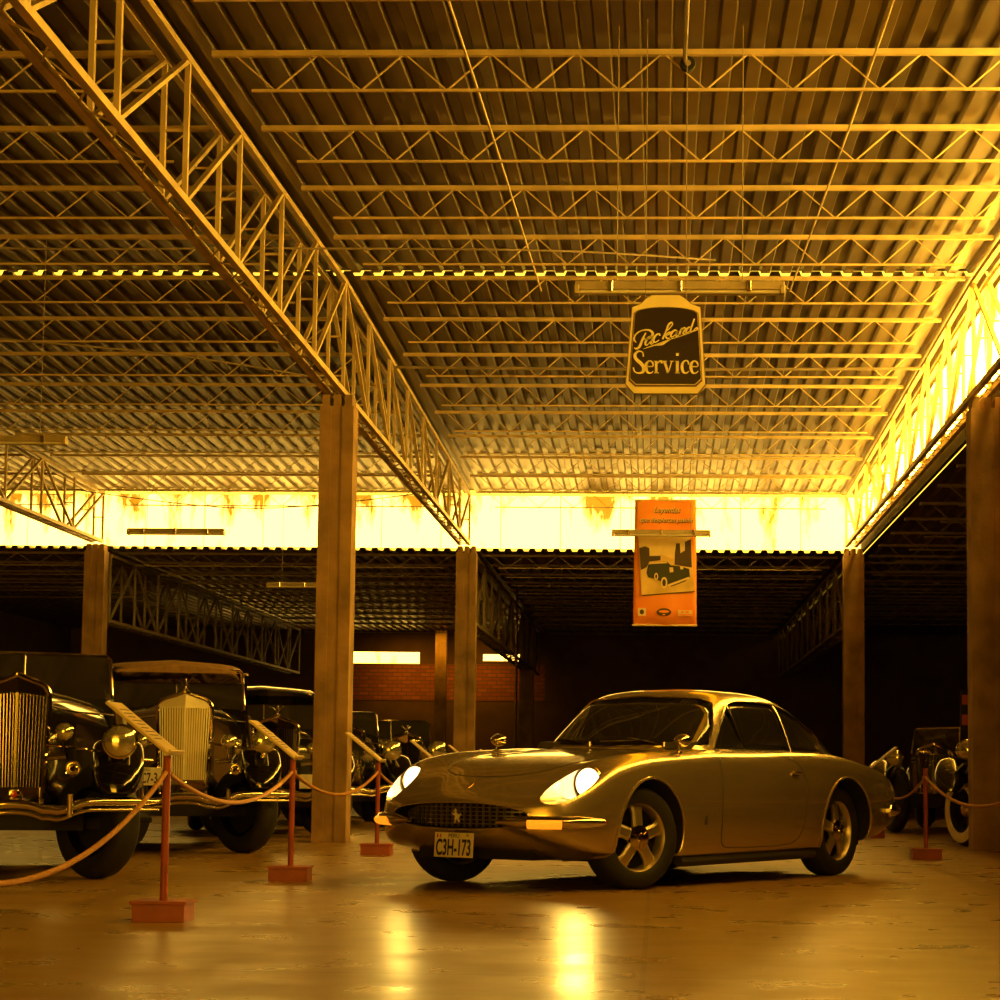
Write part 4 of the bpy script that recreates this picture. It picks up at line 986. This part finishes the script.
def stroke(b, pts, ws, y=-.0195, n=6):
    """a pen stroke with varying width lying on the sign's face"""
    P = crom([(*sp(*q), 0) for q in pts], n); m = len(P); vs = []
    k = (len(ws)-1)
    for i, p in enumerate(P):
        t = (P[min(i+1, m-1)]-P[max(i-1, 0)]); t = t.normalized() if t.length else Vector((1, 0, 0)); nn = Vector((-t.y, t.x, 0))
        f = i/(m-1)*k; j = min(int(f), k-1) if k else 0; w = (ws[j]+(ws[j+1]-ws[j])*(f-j)) if k else ws[0]
        w = w/826*95/PXM/2
        a, c = p+nn*w, p-nn*w; vs += [(a.x, y, a.y), (c.x, y, c.y), (a.x, y+.0012, a.y), (c.x, y+.0012, c.y)]
    fs = []
    for i in range(m-1):
        q = 4*i; fs += [(q, q+1, q+5, q+4), (q+2, q+6, q+7, q+3), (q, q+4, q+6, q+2), (q+1, q+3, q+7, q+5)]
    fs += [(0, 2, 3, 1), (4*m-4, 4*m-3, 4*m-1, 4*m-2)]
    b.add(vs, fs)
L = {}
L['P'] = [([(232, 415), (205, 470), (178, 535), (150, 553), (132, 545)], [10, 20, 22, 16, 8]), ([(150, 500), (130, 470), (150, 425), (200, 395), (260, 392), (290, 420), (275, 452), (240, 470), (215, 468)], [8, 16, 12, 10, 16, 22, 18, 12, 8])]
L['a'] = [([(285, 455), (262, 450), (235, 480), (228, 515), (245, 520), (275, 485), (292, 455)], [10, 14, 20, 16, 8, 8, 12]), ([(290, 455), (275, 500), (280, 512), (300, 500)], [14, 16, 12, 8])]
L['c'] = [([(350, 440), (348, 425), (325, 430), (302, 460), (300, 492), (318, 496), (345, 478)], [16, 10, 14, 20, 16, 10, 8])]
L['k'] = [([(375, 470), (405, 400), (425, 345), (450, 325), (458, 342), (435, 375), (400, 410)], [16, 16, 16, 12, 10, 8, 8]), ([(392, 440), (430, 410), (440, 415), (420, 432), (400, 436), (412, 462), (435, 460)], [8, 12, 12, 10, 10, 16, 8])]
L['a2'] = [([(500, 400), (478, 392), (452, 415), (445, 445), (460, 450), (488, 425), (505, 398)], [10, 14, 20, 16, 8, 8, 12]), ([(503, 398), (488, 435), (495, 445), (515, 432)], [14, 16, 12, 8])]
L['r'] = [([(518, 430), (535, 385), (545, 375)], [14, 16, 12]), ([(530, 400), (555, 372), (572, 378), (560, 392)], [8, 12, 14, 8]), ([(560, 392), (550, 425), (570, 420)], [12, 14, 8])]
L['d'] = [([(620, 372), (600, 366), (578, 390), (574, 412), (590, 412), (612, 390)], [10, 14, 18, 14, 8, 8]), ([(645, 292), (628, 345), (612, 395), (625, 405), (650, 385)], [12, 16, 16, 12, 8])]
for nme, sts in L.items():
    b = MB()
    for pts, ws_ in sts: stroke(b, pts, ws_)
    b.build('script_letter', M_cream, sgn)
b = MB(); stroke(b, [(645, 385), (665, 372), (672, 384), (640, 402), (540, 440), (450, 468), (380, 495), (300, 525), (210, 556)], [6, 14, 10, 6, 5, 5, 10, 10, 3]); b.add([(*(lambda q: (q[0], -.0195, q[1]))(sp(*q)),) for q in ((440, 478), (372, 524), (300, 530), (345, 508))], [(0, 1, 2, 3)]); b.build('swash', M_cream, sgn)
S_ = {}
S_['S'] = [([(212, 622), (205, 585), (172, 575), (142, 600), (148, 640), (190, 680), (215, 715), (208, 752), (175, 765), (140, 752), (128, 715)], [12, 10, 14, 24, 28, 30, 30, 26, 14, 10, 12])]
S_['e'] = [([(238, 705), (292, 705), (290, 672), (265, 658), (240, 680), (236, 720), (250, 758), (280, 762), (298, 745)], [9, 9, 16, 10, 22, 26, 20, 10, 6])]
S_['r'] = [([(322, 658), (322, 765)], [22, 22]), ([(305, 662), (328, 662)], [9, 9]), ([(305, 762), (345, 762)], [9, 9]), ([(330, 685), (348, 662), (366, 662), (368, 680)], [8, 12, 18, 18])]
S_['v'] = [([(392, 662), (424, 762)], [24, 20]), ([(426, 762), (454, 662)], [10, 10]), ([(376, 662), (412, 662)], [9, 9]), ([(440, 662), (470, 662)], [9, 9])]
S_['i'] = [([(502, 658), (502, 765)], [24, 24]), ([(486, 662), (505, 662)], [9, 9]), ([(484, 762), (520, 762)], [9, 9]), ([(502, 590), (502, 614)], [24, 24])]
S_['c'] = [([(598, 690), (592, 662), (568, 656), (546, 680), (542, 715), (552, 752), (578, 764), (602, 745)], [14, 14, 10, 20, 26, 22, 12, 6])]
S_['e2'] = [([(620, 705), (674, 705), (670, 672), (646, 658), (622, 680), (618, 720), (632, 758), (660, 762), (680, 745)], [9, 9, 16, 10, 22, 26, 20, 10, 6])]
for nme, sts in S_.items():
    b = MB()
    for pts, ws_ in sts: stroke(b, pts, ws_, n=4)
    b.build('letter', M_cream, sgn)
for s in (-1, 1):
    b = MB(); b.tube([(s*.13, 0, .30), (s*.13, 0, roof_h(SY)-3.485+.04)], .003, 6); b.build('hook', M_dsteel, sgn)

# ================================================================== ORANGE BANNER
M_orange = mat('orange_banner_cloth', (.98, .40, .05), .7, 0, .3, 1.3, color2=(.90, .24, .03))
M_sepia = mat('sepia_print', (.85, .62, .22), .6, 0, .3, 3, color2=(.6, .40, .10))
M_pale = mat('pale_print', (.85, .66, .30), .6, 0, .1, 10)
M_brown = mat('dark_brown_print', (.07, .04, .015), .6, 0, .3, 6)
M_green = mat('dark_green_print', (.03, .035, .02), .5, 0, .3, 6)
BX0, BY = .075, 28.75
bn = empty('hanging_banner', (BX0, BY, 2.65), 0, 'tall orange banner with script title and a sepia photograph of an old car', 'banner')
WB_, HB_ = .81, 1.645
def bp(u, v):  # crop pixels (205..645, 45..925) on the banner -> metres
    return ((u-426)/(636-215)*WB_, (925-v)/880*HB_)
b = MB(); cols = 14; secs = []
for i in range(cols+1):
    t = i/cols; x = (t-.5)*WB_; secs.append([Vector((x*(1.03-.04*j/8), .010*math.sin(t*9+j*.3), HB_*j/8)) for j in range(9)])
b.loft(secs, closed=False, cap0=False, cap1=False); cl = b.build('cloth', M_orange, bn, smooth=True); md = cl.modifiers.new('t', 'SOLIDIFY'); md.thickness = .004; md.offset = 1
def flat(name, polys, m, y, par=bn, th=.0015):
    b = MB()
    for poly in polys:
        b.prism([bp(*q) for q in poly], y-th, y, 'XZ')
    return b.build(name, m, par)
y0 = -.020
flat('photo_shadow', [[(248, 310), (272, 722), (632, 690), (632, 684), (275, 712), (252, 310)]], M_brown, y0)
ph = flat('photograph', [[(240, 300), (268, 715), (625, 685), (600, 300)]], M_sepia, y0-.001)
flat('print_sky', [[(244, 306), (250, 400), (330, 450), (400, 430), (480, 460), (600, 440), (598, 306)]], M_pale, y0-.003)
flat('print_buildings', [[(250, 400), (262, 540), (300, 520), (320, 480), (395, 470), (395, 440), (320, 440), (318, 385), (290, 372), (250, 385)], [(490, 500), (492, 420), (500, 350), (525, 350), (530, 420), (560, 400), (560, 340), (600, 320), (608, 520), (540, 510)]], M_brown, y0-.005)
flat('print_car_body', [[(300, 560), (310, 500), (330, 484), (440, 480), (465, 505), (520, 510), (590, 530), (596, 590), (560, 620), (470, 655), (440, 640), (400, 620), (350, 600), (310, 590)]], M_green, y0-.007)
flat('print_car_highlights', [[(312, 500), (330, 486), (438, 482), (440, 490), (335, 496)], [(455, 520), (480, 520), (484, 552), (458, 556)], [(446, 640), (590, 585), (594, 597), (450, 656)], [(528, 512), (548, 512), (550, 532), (530, 534)]], M_pale, y0-.009)
def disc(u, v, ru, rv, n=20): return [(u+ru*math.cos(2*PI*k/n), v+rv*math.sin(2*PI*k/n)) for k in range(n)]
flat('print_wheels', [disc(420, 628, 22, 40), disc(366, 585, 13, 26)], M_pale, y0-.009)
flat('print_wheel_centres', [disc(420, 628, 12, 26), disc(366, 585, 7, 16)], M_green, y0-.011)
flat('logo_square', [[(243, 806), (298, 806), (298, 862), (243, 862)]], M_pale, y0-.001); flat('logo_square_mark', [disc(270, 834, 15, 18, 8)], M_brown, y0-.003)
flat('logo_oval', [disc(420, 835, 50, 28, 28)], M_brown, y0-.001); flat('logo_oval_mark', [disc(420, 830, 36, 10, 16), disc(420, 852, 12, 5, 10)], M_orange, y0-.003)
flat('logo_bar', [[(516, 820), (612, 820), (612, 862), (516, 862)]], M_pale, y0-.001); flat('logo_bar_mark', [[(520, 846), (608, 846), (608, 858), (520, 858)], [(535, 826), (555, 826), (555, 840), (535, 840)], [(565, 826), (590, 826), (590, 840), (565, 840)]], M_orange, y0-.003)
TXB = Matrix(((1, 0, 0, 0), (0, 0, -1, 0), (0, 1, 0, 0), (0, 0, 0, 1)))
for txt, u, v, sz in (('Leyendas', 434, 115, .105), ('que despiertan pasión', 430, 185, .088)):
    q = bp(u, v)
    text_mesh(txt, 'title_shadow', M_brown, bn, sz, Matrix.Translation((q[0]+.006, y0, q[1]-.008)) @ TXB, sx=.88, shear=.3, bold=.0015)
    text_mesh(txt, 'title', M_pale, bn, sz, Matrix.Translation((q[0], y0-.004, q[1])) @ TXB, sx=.88, shear=.3)
b = MB(); b.tube([(-WB_*.52, 0, 0), (WB_*.52, 0, 0)], .014, 8); b.build('bottom_rod', M_pale, bn, smooth=True)
b = MB(); b.tube([(-WB_*.50, 0, HB_), (WB_*.50, 0, HB_)], .012, 8); b.build('top_rod', M_pale, bn, smooth=True)
for s in (-1, 1):
    b = MB(); b.tube([(s*.36, 0, HB_), (s*.36, 0, roof_h(BY)-2.65)], .003, 5); b.build('cord', M_dsteel, bn)
# narrow orange and black lettered strip on the far right car's side
M_dimor = mat('orange_lettering', (.60, .10, .02), .6, 0, .2, 10)
st = empty('lettered_strip', (3.81, 27.5, .92), 0, 'narrow dark panel with stacked orange marks beside the right edge column', 'sign')
b = MB(); b.box((0, .01, .42), (.14, .02, .90)); b.build('panel', M_dark, st)
for z, h in ((.75, .12), (.50, .13), (.14, .20)):
    b = MB(); b.box((0, -.003, z), (.10, .006, h)); b.build('orange_mark', M_dimor, st)
b = MB(); b.box((0, .01, -.46), (.03, .02, .92)); b.build('post', M_dark, st)

# ================================================================== RODS, CABLES AND PIPES UNDER THE ROOF
def cable(pts, r, label, name='overhead_cable', m=M_dsteel, n=8):
    b = MB(); b.tube(crom(pts, n), r, 6); return tag(b.build(name, m, smooth=True), label, 'cable')
cable([(-9.6, 21.0, 5.25), (-7, 21.3, 5.0), (-5, 21.8, 4.9), (-3.5, 22.3, 4.75)], .010, 'slack cable reaching the top of the big column from the left')
cable([(-9.6, 17.6, 5.35), (-6, 18.0, 5.1), (-3.4, 18.5, 5.2), (-1.0, 19.0, 5.3), (.5, 20.2, 5.5)], .009, 'thin cable crossing left of the big truss below the ridge gap')
cable([(-9.6, 35, 5.2), (-6.5, 34.6, 4.85), (-3.4, 34.2, 5.1)], .009, 'sagging cable before the left clerestory')
cable([(1.42, 11.0, 5.42), (1.38, 16, 5.50), (1.30, 22, 5.60)], .009, 'thin tie rod running along the roof ribs right of the conduit', 'tie_rod', M_steel)
cable([(-1.35, 11.0, 5.42), (-1.28, 16, 5.50), (-1.22, 22, 5.60)], .009, 'thin tie rod running along the roof ribs left of the conduit', 'tie_rod', M_steel)
cable([(.15, 12.0, 5.52), (.15, 14.6, 5.56)], .016, 'straight conduit coming down the middle of the roof to a round box', 'conduit', M_dsteel)
bx_ = empty('junction_box', (.17, 14.63, 5.545), 0, 'small round junction box where the roof conduit meets a joist', 'junction box')
b = MB(); b.lathe([(.05, -.03), (.055, 0), (.05, .03), (0, .035)], 20); b.build('box', M_dark, bx_, smooth=True)
b = MB(); b.lathe([(.02, -.045), (.02, -.03)], 12); b.build('lid', M_dsteel, bx_, smooth=True)
cable([(-3.1, 25.3, 5.42), (.05, 25.3, 5.40), (.15, 25.3, 5.40), (3.1, 25.3, 5.42)], .018, 'horizontal pipe hung below the joists behind the shield sign', 'conduit')
cable([(.0, 25.3, 5.40), (.0, 25.3, 5.74)], .012, 'short dropper holding the pipe behind the shield sign', 'conduit')
cable([(-2.85, 44.0, 4.45), (-2.85, 44.0, 0.0)], .03, 'upright metal pole catching light behind the slim middle column', 'metal_pole', M_chrome)
cable([(-2.85, 44.0, 4.1), (-2.2, 44.0, 4.12), (-1.2, 44.0, 4.05)], .012, 'bent stay reaching out from the bright pole', 'metal_pole', M_chrome)
